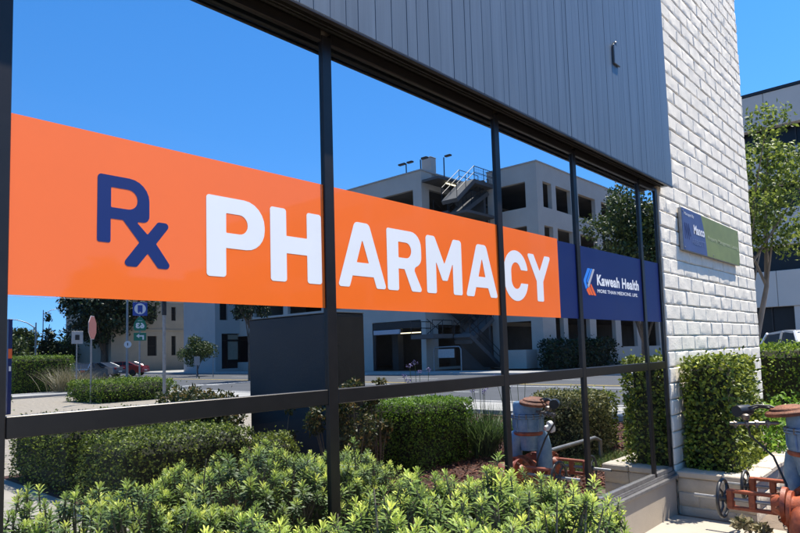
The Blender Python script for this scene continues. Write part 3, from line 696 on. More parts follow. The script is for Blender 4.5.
# ================================================================ FOREGROUND ROSETTE SHRUBS
def rosette_shrub(label, x, y, rx, ry, h, ntips, seed, tall=()):
    rs = np.random.default_rng(seed)
    root = thing('rosette_shrub', label, 'shrub', (x, y, 0), 0, 'rosette shrubs in front of the glass')
    st = MB(); LP = []; LD = []; LN = []; LL = []; LT = []
    for i in range(ntips):
        u = rs.uniform(-1, 1); v = rs.uniform(-1, 1)
        if u*u*u*u+v*v*v*v > 1: u *= .8; v *= .8
        e = max(abs(u), abs(v)); lev = rs.uniform(0, 1)
        ztop = h*(1-.30*e**3)+rs.normal()*.03+.045*math.sin(u*rx*9+seed)*math.sin(v*ry*11+seed*2)+.03*math.sin(u*rx*21+v*ry*17)
        if lev < .35: ztop -= rs.uniform(.08, .38); 
        if rs.uniform() < .05: ztop += rs.uniform(.03, .08)
        tip = np.array([u*rx, v*ry, max(.25, ztop)])
        out = np.array([u*.35, v*.35, 0])*e+rs.normal(size=3)*[.16, .16, 0]
        axis = np.array([0, 0, 1.])+out; axis /= np.linalg.norm(axis)
        base = np.array([u*rx*.55, v*ry*.45, 0.05]); mid = tip-axis*.22
        st.tube([tuple(base*.5+mid*.5*np.array([1, 1, .7])), tuple(mid), tuple(tip-axis*.01)], [.007, .005, .003], 5)
        fsz = rs.uniform(.62, 1.08); bare = rs.uniform() < .05
        ll = rs.uniform(.06, .10)*fsz; nl = int(rs.uniform(30, 40)); a0 = rs.uniform(0, 6)
        young = rs.uniform(.45, 1.15)*(1 if lev >= .35 else .55)
        side = np.cross(axis, [1, 0, 0]); side /= np.linalg.norm(side); sd2 = np.cross(axis, side)
        for k in range(4 if bare else nl):
            t_ = k/(nl-1); a = a0+k*2.399963; rad = side*math.cos(a)+sd2*math.sin(a)
            el = math.radians(-5+80*t_**1.6+rs.normal()*7)     # older leaves flat, young upright
            d = rad*math.cos(el)+axis*math.sin(el); nn = axis*math.cos(el)-rad*math.sin(el)
            LP.append(tip-axis*ll*(1-t_)+rad*.003); LD.append(d); LN.append(nn)
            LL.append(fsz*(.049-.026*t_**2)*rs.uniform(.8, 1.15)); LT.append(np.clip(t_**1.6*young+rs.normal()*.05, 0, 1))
    st.build('stem', m_stemc, root)
    P = np.array(LP); D = nrm(np.array(LD)); N = nrm(np.array(LN)); L = np.array(LL)[:, None]; T = np.array(LT)
    S = np.cross(D, N); W_ = L*.14
    rows = [P-S*W_*.3, P+S*W_*.3]
    for t_, ww, dr in ((.4, .75, .02), (.75, 1.0, .07), (1.0, .25, .17)):
        c = P+D*L*t_-N*L*dr; rows += [c-S*W_*ww+N*W_*.35*ww, c+S*W_*ww+N*W_*.35*ww, c] if False else [c-S*W_*ww, c+S*W_*ww]
    V = np.stack(rows, 1).reshape(-1, 3); k = np.arange(len(P))[:, None]*8
    F = np.concatenate([k+np.array([[0, 1, 3, 2]]), k+np.array([[2, 3, 5, 4]]), k+np.array([[4, 5, 7, 6]])], 0)
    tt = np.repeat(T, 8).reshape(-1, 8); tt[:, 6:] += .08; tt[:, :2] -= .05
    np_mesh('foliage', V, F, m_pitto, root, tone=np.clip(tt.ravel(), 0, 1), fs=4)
    return root
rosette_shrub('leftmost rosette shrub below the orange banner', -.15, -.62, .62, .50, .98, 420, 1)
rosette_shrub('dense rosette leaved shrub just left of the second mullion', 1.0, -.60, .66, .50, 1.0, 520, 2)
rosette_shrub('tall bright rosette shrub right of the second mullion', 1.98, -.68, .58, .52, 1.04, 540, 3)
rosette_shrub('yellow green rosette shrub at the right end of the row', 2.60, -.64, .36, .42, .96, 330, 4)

# ================================================================ REFLECTED GARDEN (street side of the glass)
hedge('long dark privet hedge beside the path, nearest the glass', 2.86, 4.42, -5.4, -4.12, .76, m_olive, leaf=.034, dens=2300, group='clipped hedges', rnd=.10)
hedge('second privet hedge behind the nearest one, beside the path', 2.92, 4.7, -8.0, -5.85, .84, m_olive, leaf=.036, dens=1500, group='clipped hedges', rnd=.12)
hedge('bright low rounded hedge standing alone near the street pole', 9.9, 13.0, -25.2, -22.0, .78, m_lime, leaf=.07, dens=500, group='clipped hedges', rnd=.25, lump=.08)
hedge('pale topped hedge in front of the parked cars', 10.6, 13.6, -36.6, -34.2, 1.9, m_lime, leaf=.08, dens=420, group='clipped hedges', rnd=.12)
hedge('small round clipped bush between privet hedge and dark cabinet', 3.93, 4.37, -3.70, -3.25, .74, m_priv, leaf=.03, dens=2600, group='clipped hedges', rnd=.2, lump=.05)
hedge('fresh green box hedge right of the dark cabinet', 6.35, 7.75, -4.3, -3.35, .90, m_box, leaf=.034, dens=2600, group='clipped hedges', rnd=.08)
hedge('cream edged variegated hedge behind the blue valve', 8.35, 9.35, -2.75, -1.95, .92, m_var, leaf=.045, dens=1900, group='clipped hedges', rnd=.14, lump=.05)
hedge('olive hedge just right of the variegated one', 9.5, 9.95, -2.75, -2.1, .88, m_priv, leaf=.045, dens=1500, group='clipped hedges', rnd=.12)
hedge('variegated bush between the olive hedge and the planter', 9.7, 10.4, -1.95, -1.45, .85, m_var, leaf=.05, dens=1500, group='clipped hedges', rnd=.2)
hedge('long green hedge beyond the white pier beside the street', 10.6, 12.2, -.75, 5.0, 1.53, m_lime, leaf=.05, dens=900, group='clipped hedges', rnd=.1, lump=.05)
# strap leaved clumps with lilac flowers
def strap(label, x, y, n, L, m, fl=0, group='clumps of strap leaves'):
    root = thing('strap_plant', label, 'plant', (x, y, 0), 0, group)
    blades('foliage', root, m, 0, 0, .22, .22, n, L, .012, clump=1, spread=.75)
    if fl:
        sb = MB(); cs = []
        for i in range(fl):
            a = random.uniform(0, 6.28); r = random.uniform(0, .35); hh = random.uniform(.75, 1.2)*L*1.5
            p = (math.cos(a)*r, math.sin(a)*r, hh); sb.tube([(p[0]*.2, p[1]*.2, 0), p], .004, 5); cs.append(p)
        sb.build('flower_stalk', m_lily, root); [crown_leaves([c], [.045], 20, .025, m_purple, root, name='flower') for c in cs]
    return root
strap('strap leaved clump with lilac flowers right of the box hedge', 7.95, -3.35, 700, .75, m_lily, 6)
strap('strap leaved clump behind the green box hedge', 7.75, -4.4, 500, .8, m_lily, 8)
strap('strap leaved clump left of the blue valve', 8.35, -2.95, 600, .7, m_lily, 4)
def dry(label, x, y, L, n, r):
    root = thing('ornamental_grass', label, 'plant', (x, y, 0), 0, 'ornamental grasses'); blades('blades', root, m_dry, 0, 0, r, r, n, L, .012, clump=1, spread=.8); return root
dry('feathery tan ornamental grass in the gravel bed', 12.3, -31.5, 1.5, 700, .8); dry('shorter tan ornamental grass right of the feathery one', 13.6, -32.0, 1.0, 600, .7)
leafy_shrub('low grey green bush beside the tan grasses', 14.6, -31.5, 0, .8, .7, m_mtree, 1400, .08, seed=6)
leafy_shrub('dark bush at the foot of the blue pylon sign', 7.6, -25.0, 0, .7, .9, m_mtree, 1200, .08, seed=7)
# nandina in front of the cabinet
leafy_shrub('orange tipped shrub at the left foot of the dark cabinet', 4.9, -4.3, 0, .20, 1.36, m_nand, 900, .05, seed=8, group='orange tipped shrubs')
leafy_shrub('small orange tipped shrub left of the cabinet edge', 4.9, -5.6, 0, .25, 1.12, m_nand, 700, .05, seed=9, group='orange tipped shrubs')
leafy_shrub('tall orange tipped shrub before the cabinet corner', 5.15, -3.2, 0, .26, 1.40, m_nand, 1900, .05, seed=10, blobs=14, group='orange tipped shrubs')
leafy_shrub('upright orange tipped shrub at the cabinet end face', 5.62, -3.3, 0, .20, 1.42, m_nand, 1400, .05, seed=11, blobs=12, group='orange tipped shrubs')
leafy_shrub('bushy orange tipped shrub left of the second mullion', 4.95, -3.45, 0, .26, 1.45, m_nand, 1300, .05, seed=15, blobs=12, group='orange tipped shrubs')
hedge('shaggy orange tipped shrub mass at the far left edge of the dark cabinet', 4.75, 5.25, -7.2, -5.7, 1.12, m_nand, leaf=.06, dens=900, group='orange tipped shrubs', rnd=.25, lump=.14, cat='shrub', kindname='shaggy_shrub')
# dark cabinet / monument
mo = thing('monument_sign', 'large dark slate boxed monument sign seen from its blank side', 'sign', (5.34, -3.75, 0))
w = MB(); w.box(0, .53, -1.85, 0, .0, 2.12, bev=.01); w.build('panel_box', m_slate, mo)
w = MB(); w.box(-.004, .534, -1.854, .004, 2.122, 2.135, bev=.004); w.build('cap', m_slate2, mo)
w = MB(); w.box(.02, .51, .001, .012, .1, 2.08, bev=.004); w.build('end_panel', m_slate2, mo)

# ================================================================ VALVE ASSEMBLY
va = thing('backflow_preventer', 'blue and rust red backflow valve assembly with handwheels beside the planter', 'valve', (0, 0, 0))
YM = -1.25
b_ = MB()
b_.tube([(5.30, YM, .36), (6.18, YM, .36)], .085, 20)
for x in (5.52, 5.62, 5.86): b_.lathe((x-.018, YM, .36), (1, 0, 0), [(.10, 0), (.16, .0), (.16, .036), (.10, .036)], 24)
for x in (5.35, 6.0): b_.lathe((x, YM-.16, .36), (0, 1, 0), [(.0, 0), (.08, .02), (.125, .08), (.13, .16), (.112, .22), (.112, .235), (.15, .236), (.15, .262), (.11, .264), (.10, .30)], 24)
b_.build('pipe_body', m_red, va, smooth=40)
b_ = MB()
for x in (5.52, 5.62, 5.86):
    for k in range(8):
        a = 2*PI*k/8+.2; b_.tube([(x-.035, YM+math.cos(a)*.135, .36+math.sin(a)*.135), (x+.05, YM+math.cos(a)*.135, .36+math.sin(a)*.135)], .011, 6)
b_.each('flange_bolt', m_rust, va)
def gate(x, z, ywheel, rw, yb):
    """horizontal rising stem gate valve pointing at the building"""
    b_ = MB()
    b_.lathe((x, yb, z), (0, 1, 0), [(.0, 0), (.13, 0), (.135, .03), (.085, .031), (.075, .07), (.06, .10)], 22)
    y0, y1 = yb+.08, ywheel-.03
    for s_ in (-1, 1):
        b_.box(x-.022, x+.022, y0, y1-.03, z+s_*.062-.013, z+s_*.062+.013, bev=.006)
    b_.box(x-.028, x+.028, y1-.05, y1, z-.075, z+.075, bev=.010)
    b_.box(x-.030, x+.030, y0-.02, y0+.03, z-.075, z+.075, bev=.010)
    b_.box(x-.024, x+.024, (y0+y1)/2-.035, (y0+y1)/2+.012, z-.056, z+.056, bev=.006)
    yk = b_.build('valve_yoke', m_red, va, smooth=40)
    s2 = MB(); s2.tube([(x, yb, z), (x, ywheel+.21, z)], .014, 10); s2.build('valve_stem', m_galv, yk)
    h = MB(); h.torus((x, ywheel, z), (0, 1, 0), rw-.012, .013, 36, 10); h.lathe((x, ywheel-.025, z), (0, 1, 0), [(.028, 0), (.030, .01), (.03, .045), (.022, .05)], 14)
    for k in range(4):
        a = PI/4+PI/2*k; h.tube([(x+math.cos(a)*.02, ywheel, z+math.sin(a)*.02), (x+math.cos(a)*rw*.5, ywheel-.012, z+math.sin(a)*rw*.5), (x+math.cos(a)*(rw-.012), ywheel, z+math.sin(a)*(rw-.012))], .009, 8)
    h.build('handwheel', m_wheel, yk, smooth=50)
    n_ = MB()
    for k in range(6):
        a = 2*PI*k/6; n_.lathe((x+math.cos(a)*.108, yb+.028, z+math.sin(a)*.108), (0, 1, 0), [(.016, 0), (.016, .016), (.008, .018), (.008, .03)], 6)
    n_.each('bonnet_nut', m_rust, yk)
gate(5.35, .40, -.70, .152, -1.14)
gate(6.0, .385, -.70, .13, -1.14)
# blue check valve body
b_ = MB(); bx_, by_ = 5.74, -1.24
b_.lathe((bx_, by_, .0), (0, 0, 1), [(.09, .56), (.10, .60), (.11, .66), (.125, .70), (.145, .76), (.150, .84), (.150, .89), (.172, .892), (.172, .906), (.150, .908), (.150, .912), (.172, .914), (.172, .928), (.150, .930), (.151, .98), (.148, 1.03), (.138, 1.05)], 36)
for k in range(8):      # cast ribs
    a = 2*PI*k/8+.3; c_, s_ = math.cos(a), math.sin(a)
    b_.tube([(bx_+c_*.130, by_+s_*.130, .73), (bx_+c_*.153, by_+s_*.153, .80), (bx_+c_*.153, by_+s_*.153, .885)], .010, 6)
bo_ = b_.build('check_valve_body', m_bluep, va, smooth=35)
b_ = MB(); b_.lathe((bx_, by_, 0), (-.05, .12, 1), [(.11, 1.035), (.156, 1.036), (.160, 1.045), (.160, 1.062), (.150, 1.070), (.128, 1.076), (.12, 1.092), (.07, 1.108), (.0, 1.112)], 36); b_.build('cover_rim', m_rust, bo_, smooth=40)
b_ = MB(); b_.torus((bx_, by_, .735), (0, 0, 1), .140, .020, 36, 10); b_.build('orange_clamp', m_red, bo_, smooth=60)
b_ = MB()
for k in range(14):
    a = 2*PI*k/14; b_.lathe((bx_+math.cos(a)*.162, by_+math.sin(a)*.162, .885), (0, 0, 1), [(.011, 0), (.012, .012), (.012, .045), (.006, .05)], 6)
b_.each('body_bolt', m_brass, bo_)
b_ = MB()
for s_ in (-1, 1):
    b_.tube([(bx_+s_*.02, by_+s_*.03, .74), (bx_+s_*.065, by_+s_*.11, .68), (bx_+s_*.075, by_+s_*.13, .58), (bx_+s_*.075, by_+s_*.13, .36)], [.085, .085, .08, .08], 18)
b_.build('blue_elbow', m_bluep, va, smooth=50)
b_ = MB(); b_.lathe((bx_+.17, by_+.10, .76), (.8, .5, .25), [(.03, 0), (.032, .05), (.062, .052), (.062, .085), (.0, .09)], 20); b_.build('relief_port', m_swhite, va, smooth=40)
b_ = MB()
for k in range(16):
    t_ = k/15; p_ = (5.42+.30*t_, -1.06-.05*math.sin(t_*3), .30-.16*math.sin(PI*t_)); b_.torus(p_, (1, .3, .2) if k % 2 else (.1, 1, .3), .014, .0035, 10, 5)
b_.build('lock_chain', m_galv, va)
b_ = MB(); b_.tube([(5.58, -.84, 1.03), (5.60, -.86, .86), (5.66, -1.0, .70), (5.63, -1.08, .50), (5.60, -1.10, .30)], .009, 8); b_.build('signal_cable', m_black, va, smooth=50)
# tamper switch box, test cock pipe, hose
b_ = MB(); b_.lathe((5.50, -.80, 1.055), (.9, -.4, 0), [(.0, 0), (.045, .0), (.048, .02), (.048, .13), (.04, .15), (0, .15)], 20); b_.build('switch_housing', m_black, va, smooth=40)
b_ = MB(); b_.tube([(5.60, -.85, 1.06), (5.66, -.93, 1.085), (5.68, -1.02, 1.07), (5.68, -1.07, 1.01)], .012, 8)
b_.tube([(5.55, -.84, 1.075), (5.60, -.92, 1.10), (5.64, -1.0, 1.095), (5.66, -1.08, 1.06)], .008, 8); b_.build('conduit', m_black, va, smooth=50)
b_ = MB(); b_.tube([(5.44, -.76, .965), (5.62, -1.06, .965)], .014, 10)
for k, t_ in enumerate((.12, .35, .55, .78)):
    px_, py_ = 5.44+.18*t_, -.76-.30*t_; b_.lathe((px_, py_, .965), (.5, -.85, 0), [(.024, -.012), (.024, .012)], 6); b_.tube([(px_, py_, .965), (px_, py_, .93)], .009, 7)
b_.lathe((5.50, -.86, .99), (0, 0, 1), [(.018, 0), (.03, .01), (.03, .04), (.015, .05)], 10)
b_.tube([(5.50, -.86, .965), (5.50, -.86, 1.02)], .01, 6)
b_.build('test_cock_pipe', m_brass, va, smooth=50)
b_ = MB()
b_.tube([(5.30, YM, .36), (5.235, YM, .345), (5.20, YM, .28), (5.20, YM, 0)], .085, 16); b_.build('riser_pipe', m_red, va, smooth=50)
b_ = MB(); b_.tube([(6.18, YM, .36), (6.24, YM, .345), (6.27, YM, .28), (6.27, YM, 0)], .085, 16); b_.build('riser_pipe', m_red, va, smooth=50)
for x in (5.57,): MB().lathe((x, YM, -.002), (0, 0, 1), [(.10, 0), (.10, .02), (.035, .022), (.035, .28)], 14).build('pipe_support', m_red, va, smooth=50)
b_ = MB(); b_.tube([(6.1, -1.5, .36), (6.9, -1.65, .36), (8.3, -1.75, .34), (8.5, -1.77, .28), (8.5, -1.77, .0)], .028, 10); b_.build('bypass_pipe', m_galv, va, smooth=50)

# ================================================================ PARKING STRUCTURE
def facade(mb, origin, ud, W_, z0, z1, holes, t_, nd):
    """wall with rectangular openings; ud along, nd outward normal"""
    us = sorted({0., W_, *[h for o_ in holes for h in o_[:2]]}); zs = sorted({z0, z1, *[h for o_ in holes for h in o_[2:]]})
    us = [u for u in us if 0 <= u <= W_]; zs = [z for z in zs if z0 <= z <= z1]
    nu, nz = len(us)-1, len(zs)-1
    def solid(i, j):
        if not (0 <= i < nu and 0 <= j < nz): return False
        u, z = (us[i]+us[i+1])/2, (zs[j]+zs[j+1])/2
        return not any(h[0] < u < h[1] and h[2] < z < h[3] for h in holes)
    o3 = Vector(origin); U = Vector(ud); N = Vector(nd)
    P_ = lambda u, z, w: o3+U*u+Vector((0, 0, z))-N*w
    for i in range(nu):
        for j in range(nz):
            if not solid(i, j): continue
            a, b, c, d = us[i], us[i+1], zs[j], zs[j+1]
            for w in (0, t_): mb.add([P_(a, c, w), P_(b, c, w), P_(b, d, w), P_(a, d, w)], [(0, 1, 2, 3)])
            if not solid(i-1, j): mb.add([P_(a, c, 0), P_(a, c, t_), P_(a, d, t_), P_(a, d, 0)], [(0, 1, 2, 3)])
            if not solid(i+1, j): mb.add([P_(b, c, 0), P_(b, c, t_), P_(b, d, t_), P_(b, d, 0)], [(0, 1, 2, 3)])
            if not solid(i, j-1): mb.add([P_(a, c, 0), P_(b, c, 0), P_(b, c, t_), P_(a, c, t_)], [(0, 1, 2, 3)])
            if not solid(i, j+1): mb.add([P_(a, d, 0), P_(b, d, 0), P_(b, d, t_), P_(a, d, t_)], [(0, 1, 2, 3)])
pk = thing('parking_structure', 'tall grey concrete parking garage across the street with open decks', 'parking garage', (0, 0, 0))
w = MB(); T = .35
lev = [12.45, 8.95, 5.45]
# block one: street face (x = 37.8) from y -29.4 to -62
holes = [(u0, u0+5.0, z, z+2.05) for z in lev for u0 in (.9, 6.6, 12.3, 18.0, 23.7)]+[(.5, 5.9, .0, 4.0), (7.5, 12.5, .9, 3.6), (14, 19, .9, 3.6), (21, 26, .9, 3.6)]
facade(w, (37.8, -29.4, .1), (0, -1, 0), 32.6, 0, 15.9, holes, T, (-1, 0, 0))
# block one: side face parallel to the pharmacy
facade(w, (37.8+T, -29.4, .1), (1, 0, 0), 18, 0, 15.9, [(.6, 17, z, z+2.05) for z in lev]+[(1.2, 17, .2, 3.6)], T, (0, 1, 0))
# block two
facade(w, (42.6, -21.8, .1), (0, -1, 0), 4.6, 0, 15.9, [(1.0, 3.6, z, z+2.05) for z in lev]+[(1.0, 3.6, .4, 3.6)], T, (-1, 0, 0))
cols = []
for z in lev: cols += [(.55, 1.9, z, z+2.05), (2.6, 5.2, z, z+2.05), (6.4, 9.6, z, z+2.05), (10.8, 14.0, z, z+2.05), (15.2, 18.4, z, z+2.05), (19.6, 22.8, z, z+2.05), (24, 27.2, z, z+2.05), (28.4, 31.6, z, z+2.05)]
facade(w, (42.6+T, -21.8, .1), (1, 0, 0), 40, 0, 15.9, cols+[(1.6, 2.9, 1.6, 3.9)]+[(3.6+5*k, 7.4+5*k, 1.4, 3.9) for k in range(7)], T, (0, 1, 0))
w.build('facade', m_struct, pk)
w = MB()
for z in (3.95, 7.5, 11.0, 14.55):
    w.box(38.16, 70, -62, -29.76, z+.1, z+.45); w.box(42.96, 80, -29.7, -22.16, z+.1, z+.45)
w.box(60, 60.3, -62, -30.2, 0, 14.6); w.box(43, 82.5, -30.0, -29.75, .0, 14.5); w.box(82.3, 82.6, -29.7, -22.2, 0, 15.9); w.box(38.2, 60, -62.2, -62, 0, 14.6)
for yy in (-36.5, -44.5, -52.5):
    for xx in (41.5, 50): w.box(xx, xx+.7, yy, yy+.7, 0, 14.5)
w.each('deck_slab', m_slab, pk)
# coping along the parapet
w = MB(); w.box(37.72, 38.25, -62, -29.32, 16.0, 16.1); w.box(38.3, 56, -29.85, -29.32, 16.0, 16.1); w.box(42.52, 43.0, -26.4, -21.72, 16.0, 16.1); w.box(43.01, 83, -22.25, -21.72, 16.0, 16.1)
w.each('coping', m_kerb, pk)
# open stair between the blocks
st = MB(); rl = MB()
def flight(x0, z0, x1, z1, y, wd=1.5, rail=True):
    L_ = math.hypot(x1-x0, z1-z0); u = Vector(((x1-x0)/L_, 0, (z1-z0)/L_)); nn = Vector((-u.z, 0, u.x))
    a = Vector((x0, y, z0)); b = Vector((x1, y, z1)); h_ = .16
    vv = [a+nn*h_, b+nn*h_, b-nn*h_, a-nn*h_]; st.add([tuple(p) for p in vv]+[(p[0], p[1]-wd, p[2]) for p in vv], [(0, 1, 2, 3), (7, 6, 5, 4), (0, 4, 5, 1), (1, 5, 6, 2), (2, 6, 7, 3), (3, 7, 4, 0)])
    for yy in (y-.03, y-wd+.03):
        for hh in (1.05, .55): rl.tube([(x0, yy, z0+.15+hh), (x1, yy, z1+.15+hh)], .03, 6)
        n_ = max(2, int(L_/1.2))
        for k in range(n_+1): t_ = k/n_; xx = x0+(x1-x0)*t_; zz = z0+(z1-z0)*t_; rl.tube([(xx, yy, zz+.15), (xx, yy, zz+1.2)], .025, 5)
flight(37.6, 12.9, 39.9, 14.75, -25.7); flight(39.9, 14.75, 42.5, 14.75, -25.7)
flight(42.5, 14.3, 39.0, 12.2, -26.2, wd=1.4)
for z in (9.0, 5.5, 2.2):
    flight(38.6, z, 41.8, z+1.8, -25.7); flight(41.8, z+1.8, 38.6, z+3.4, -27.4)
flight(36.0, 2.7, 38.4, 2.7, -27.2, wd=2.2); flight(38.4, 2.7, 42.3, .3, -25.6)
st.box(38.6, 42.4, -29.3, -25.6, 8.7, 8.9); st.box(38.6, 42.4, -29.3, -25.6, 12.1, 12.3); st.box(37.8, 42.4, -29.3, -27.6, 15.0, 15.2); st.box(42.2, 42.5, -29.3, -26.5, 0, 15.4)
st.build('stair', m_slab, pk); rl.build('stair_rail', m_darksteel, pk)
ms = MB()
for k in range(14): ms.tube([(39.9+k*.19, -25.68, 14.9), (39.9+k*.19, -25.68, 16.0)], .008, 4)
for k in range(6): ms.tube([(39.9, -25.68, 14.95+k*.19), (42.5, -25.68, 14.95+k*.19)], .008, 4)
ms.tube([(36.3, -28.0, 2.9), (38.3, -28.0, 4.0)], .03, 5); ms.tube([(36.3, -28.0, 4.0), (38.3, -28.0, 2.9)], .03, 5)
ms.build('mesh_guard', m_darksteel, pk)
for (x, y, z, dx) in ((39.0, -27.9, 14.9, 1.3), (39.2, -27.9, 12.0, 1.9), (41.5, -33.0, 3.3, 0)):
    MB().box(x, x+max(dx, .12), y-(0 if dx else 2.6), y+.12, z-.08, z, bev=.02).build('tube_light', m_tube, pk)
# entrance clearance bar
MB().box(37.2, 37.4, -34.6, -31.7, 3.05, 3.42, bev=.03).build('clearance_bar', m_lgrey, pk)
MB().box(37.84, 38.0, -35.3, -29.9, 3.5, 4.05).box(37.84, 38.0, -35.3, -35.0, .1, 3.5).build('entrance_frame', m_dglass, pk)
# low wall
MB().box(41.0, 42.5, -24.6, -22.4, .1, 1.5).build('low_wall', m_struct, pk)
# lamps and box on the roof deck
def roof_lamp(label, x, y, h, two=False):
    r = thing('roof_lamp', label, 'lamp post', (x, y, 16.1), 0, 'lamp posts on the garage roof')
    MB().tube([(0, 0, -1.2), (0, 0, h)], .05, 8).build('pole', m_darksteel, r)
    for s_ in ((-1, 1) if two else (1,)):
        MB().box(-.15, .15, s_*.15, s_*.75, h-.02, h+.12, bev=.03).build('lamp_head', m_darksteel, r)
roof_lamp('double headed roof lamp left on the parking garage', 38.9, -31.9, 1.2, True); roof_lamp('single headed roof lamp right on the parking garage', 40.6, -29.2, 1.5); roof_lamp('short roof lamp at the parapet corner', 38.4, -29.9, 1.0)
pk2 = thing('roof_unit', 'small grey box standing on the parking garage roof corner', 'roof unit', (39.3, -30.2, 16.0))
MB().box(-.2, .5, -.2, .8, -.3, 1.35, bev=.03).build('housing', m_struct2, pk2); MB().box(-.22, .52, -.22, .82, 1.36, 1.44, bev=.02).build('lid', m_kerb, pk2)
# hedge in front of garage and arch rack
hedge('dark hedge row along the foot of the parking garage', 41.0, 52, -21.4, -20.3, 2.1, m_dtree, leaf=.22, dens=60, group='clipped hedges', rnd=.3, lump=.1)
ar = thing('arched_frame', 'arched metal frame holding a pale board before the parking garage', 'frame', (36.6, -26.4, .12))
MB().tube([(0, -1.25, 0), (0, -1.25, 1.55), (0, -1.1, 1.75), (0, 1.1, 1.75), (0, 1.25, 1.55), (0, 1.25, 0)], .05, 8).build('hoop', m_galv, ar, smooth=50)
MB().box(-.02, .02, -.85, .65, .95, 1.6, bev=.01).build('board', m_signback, ar)

# building straight across, seen past the pier
of = thing('office_building', 'grey banded office building with dark window strips beyond the pier', 'building', (0, 0, 0))
w = MB(); X0 = 44.0; 
for a, b in ((14.9, 17.1), (11.2, 13.4), (7.45, 9.7), (3.7, 5.9)):
    k = 0; y = 2.5
    while y < 40: w.box(X0, X0+.6, y+.01, y+3.99, a, b, bev=.02); y += 4
w.box(X0+.5, X0+25, 2.5, 40, 16.2, 16.9)
w.box(X0+.6, X0+25, 2.6, 2.9, 0, 16.2)
w.each('spandrel', m_struct2, of)
w = MB(); w.box(X0+.9, X0+1.0, 3, 40, 0, 16); w.build('window_strip', m_dglass, of)
w = MB()
for y in range(3, 40, 2):
    w.box(X0+.80, X0+.90, y, y+.08, 0.1, 14.8)
w.each('window_frame', m_darksteel, of)
w = MB()
for y in (4.6, 9.2, 13.8): w.box(X0+.1, X0+.79, y, y+1.1, 0, 3.69)
w.each('column', m_struct2, of)
w = MB(); w.box(X0-.06, X0+.66, 2.4, 40, 17.12, 17.3); w.build('coping', m_darksteel, of)

# ================================================================ BUILDINGS ON THE LEFT
be = thing('beige_building', 'plain beige stucco building with paired narrow windows', 'building', (0, 0, 0))
w = MB(); wins = []
for x in (37.5, 38.1, 40.7, 44.55, 45.85):
    for z0, z1 in ((6.5, 8.3), (2.0, 4.5)): wins.append((x-33, x-33+.62, z0, z1))
facade(w, (33, -75, 0), (1, 0, 0), 15.0, 0, 12, wins, .3, (0, 1, 0)); facade(w, (33, -75.3, 0), (0, -1, 0), 14, 0, 12, [(3, 3.8, 6.5, 8.3), (7, 7.8, 6.5, 8.3)], .3, (-1, 0, 0))
w.box(33.3, 48, -89, -75.6, 11.5, 12); w.build('wall', m_beige, be)
for x in (37.5, 38.1, 40.7, 44.55, 45.85):
    for z0, z1 in ((6.5, 8.3), (2.0, 4.5)):
        f = MB(); f.box(x+.0, x+.62, -75.22, -75.16, z0, z0+.08); f.box(x, x+.62, -75.22, -75.16, (z0+z1)/2-.04, (z0+z1)/2+.04); fo = f.build('window', m_darksteel, be)
        MB().box(x, x+.62, -75.28, -75.24, z0, z1).build('pane', m_dglass, fo)
MB().box(32.9, 48.1, -74.99, -74.9, 5.2, 5.35).build('string_course', m_beige, be)
wb = thing('white_building', 'pale bluish white shop building with dark framed entrance', 'building', (0, 0, 0))
w = MB(); facade(w, (34.9, -55, 0), (1, 0, 0), 12, 0, 11, [(.55, 1.5, 5.4, 7.6), (.75, 4.4, .4, 4.0), (6, 10, .4, 4.0), (2.4, 3.4, 5.4, 7.6)], .3, (0, 1, 0)); facade(w, (34.9, -55.3, 0), (0, -1, 0), 6, 0, 11, [], .3, (-1, 0, 0)); w.box(35.2, 46.9, -61.3, -55.35, 10.6, 11)
w.build('wall', m_white_b, wb)
MB().box(35.2, 46, -55.5, -55.4, .3, 7.8).build('dark_glazing', m_dglass, wb)
MB().box(36.55, 37.8, -55.36, -55.32, 1.3, 3.2).box(36.55, 37.8, -55.36, -55.32, 3.4, 3.9).each('window_blind', m_tan_blind, wb)
w = MB()
for x in (35.65, 36.4, 37.9, 39.2): w.box(x, x+.1, -55.28, -55.2, .4, 4.0)
w.box(35.65, 39.3, -55.28, -55.2, 3.25, 3.35); w.each('door_frame', m_darksteel, wb)

# ================================================================ TREES
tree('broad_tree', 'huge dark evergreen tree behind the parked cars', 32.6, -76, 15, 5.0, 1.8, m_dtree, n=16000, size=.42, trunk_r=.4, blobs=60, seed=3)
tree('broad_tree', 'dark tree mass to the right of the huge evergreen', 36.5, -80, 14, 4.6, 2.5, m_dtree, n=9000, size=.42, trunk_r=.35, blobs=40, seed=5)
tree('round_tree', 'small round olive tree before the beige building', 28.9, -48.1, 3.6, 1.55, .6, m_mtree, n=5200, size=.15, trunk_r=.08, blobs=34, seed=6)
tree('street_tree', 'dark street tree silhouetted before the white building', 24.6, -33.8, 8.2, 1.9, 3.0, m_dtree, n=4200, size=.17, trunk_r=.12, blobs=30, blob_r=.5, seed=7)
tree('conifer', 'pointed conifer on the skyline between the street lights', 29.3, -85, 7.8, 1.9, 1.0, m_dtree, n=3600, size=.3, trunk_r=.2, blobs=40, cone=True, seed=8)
for i, (x, y, h, r, mm, lb) in enumerate([(19.2, -65.0, 4.6, 2.3, m_mtree, 'rounded olive tree left of the curved street light'), (26.3, -84.0, 6.4, 1.7, m_mtree, 'loose dark tree on the skyline under the street light arm'), (31.5, -88.0, 5.2, 3.6, m_mtree, 'broad green tree below the pointed conifer'), (23.6, -82.5, 5.6, 2.2, m_mtree, 'olive green tree at the far left behind the pale hedge'), (38, -100, 6.2, 5.0, m_mtree, 'distant low tree right of the conifer')]):
    tree('far_tree', lb, x, y, h, r, .6, mm, n=5000, size=.3, trunk_r=.2, blobs=36, seed=20+i)
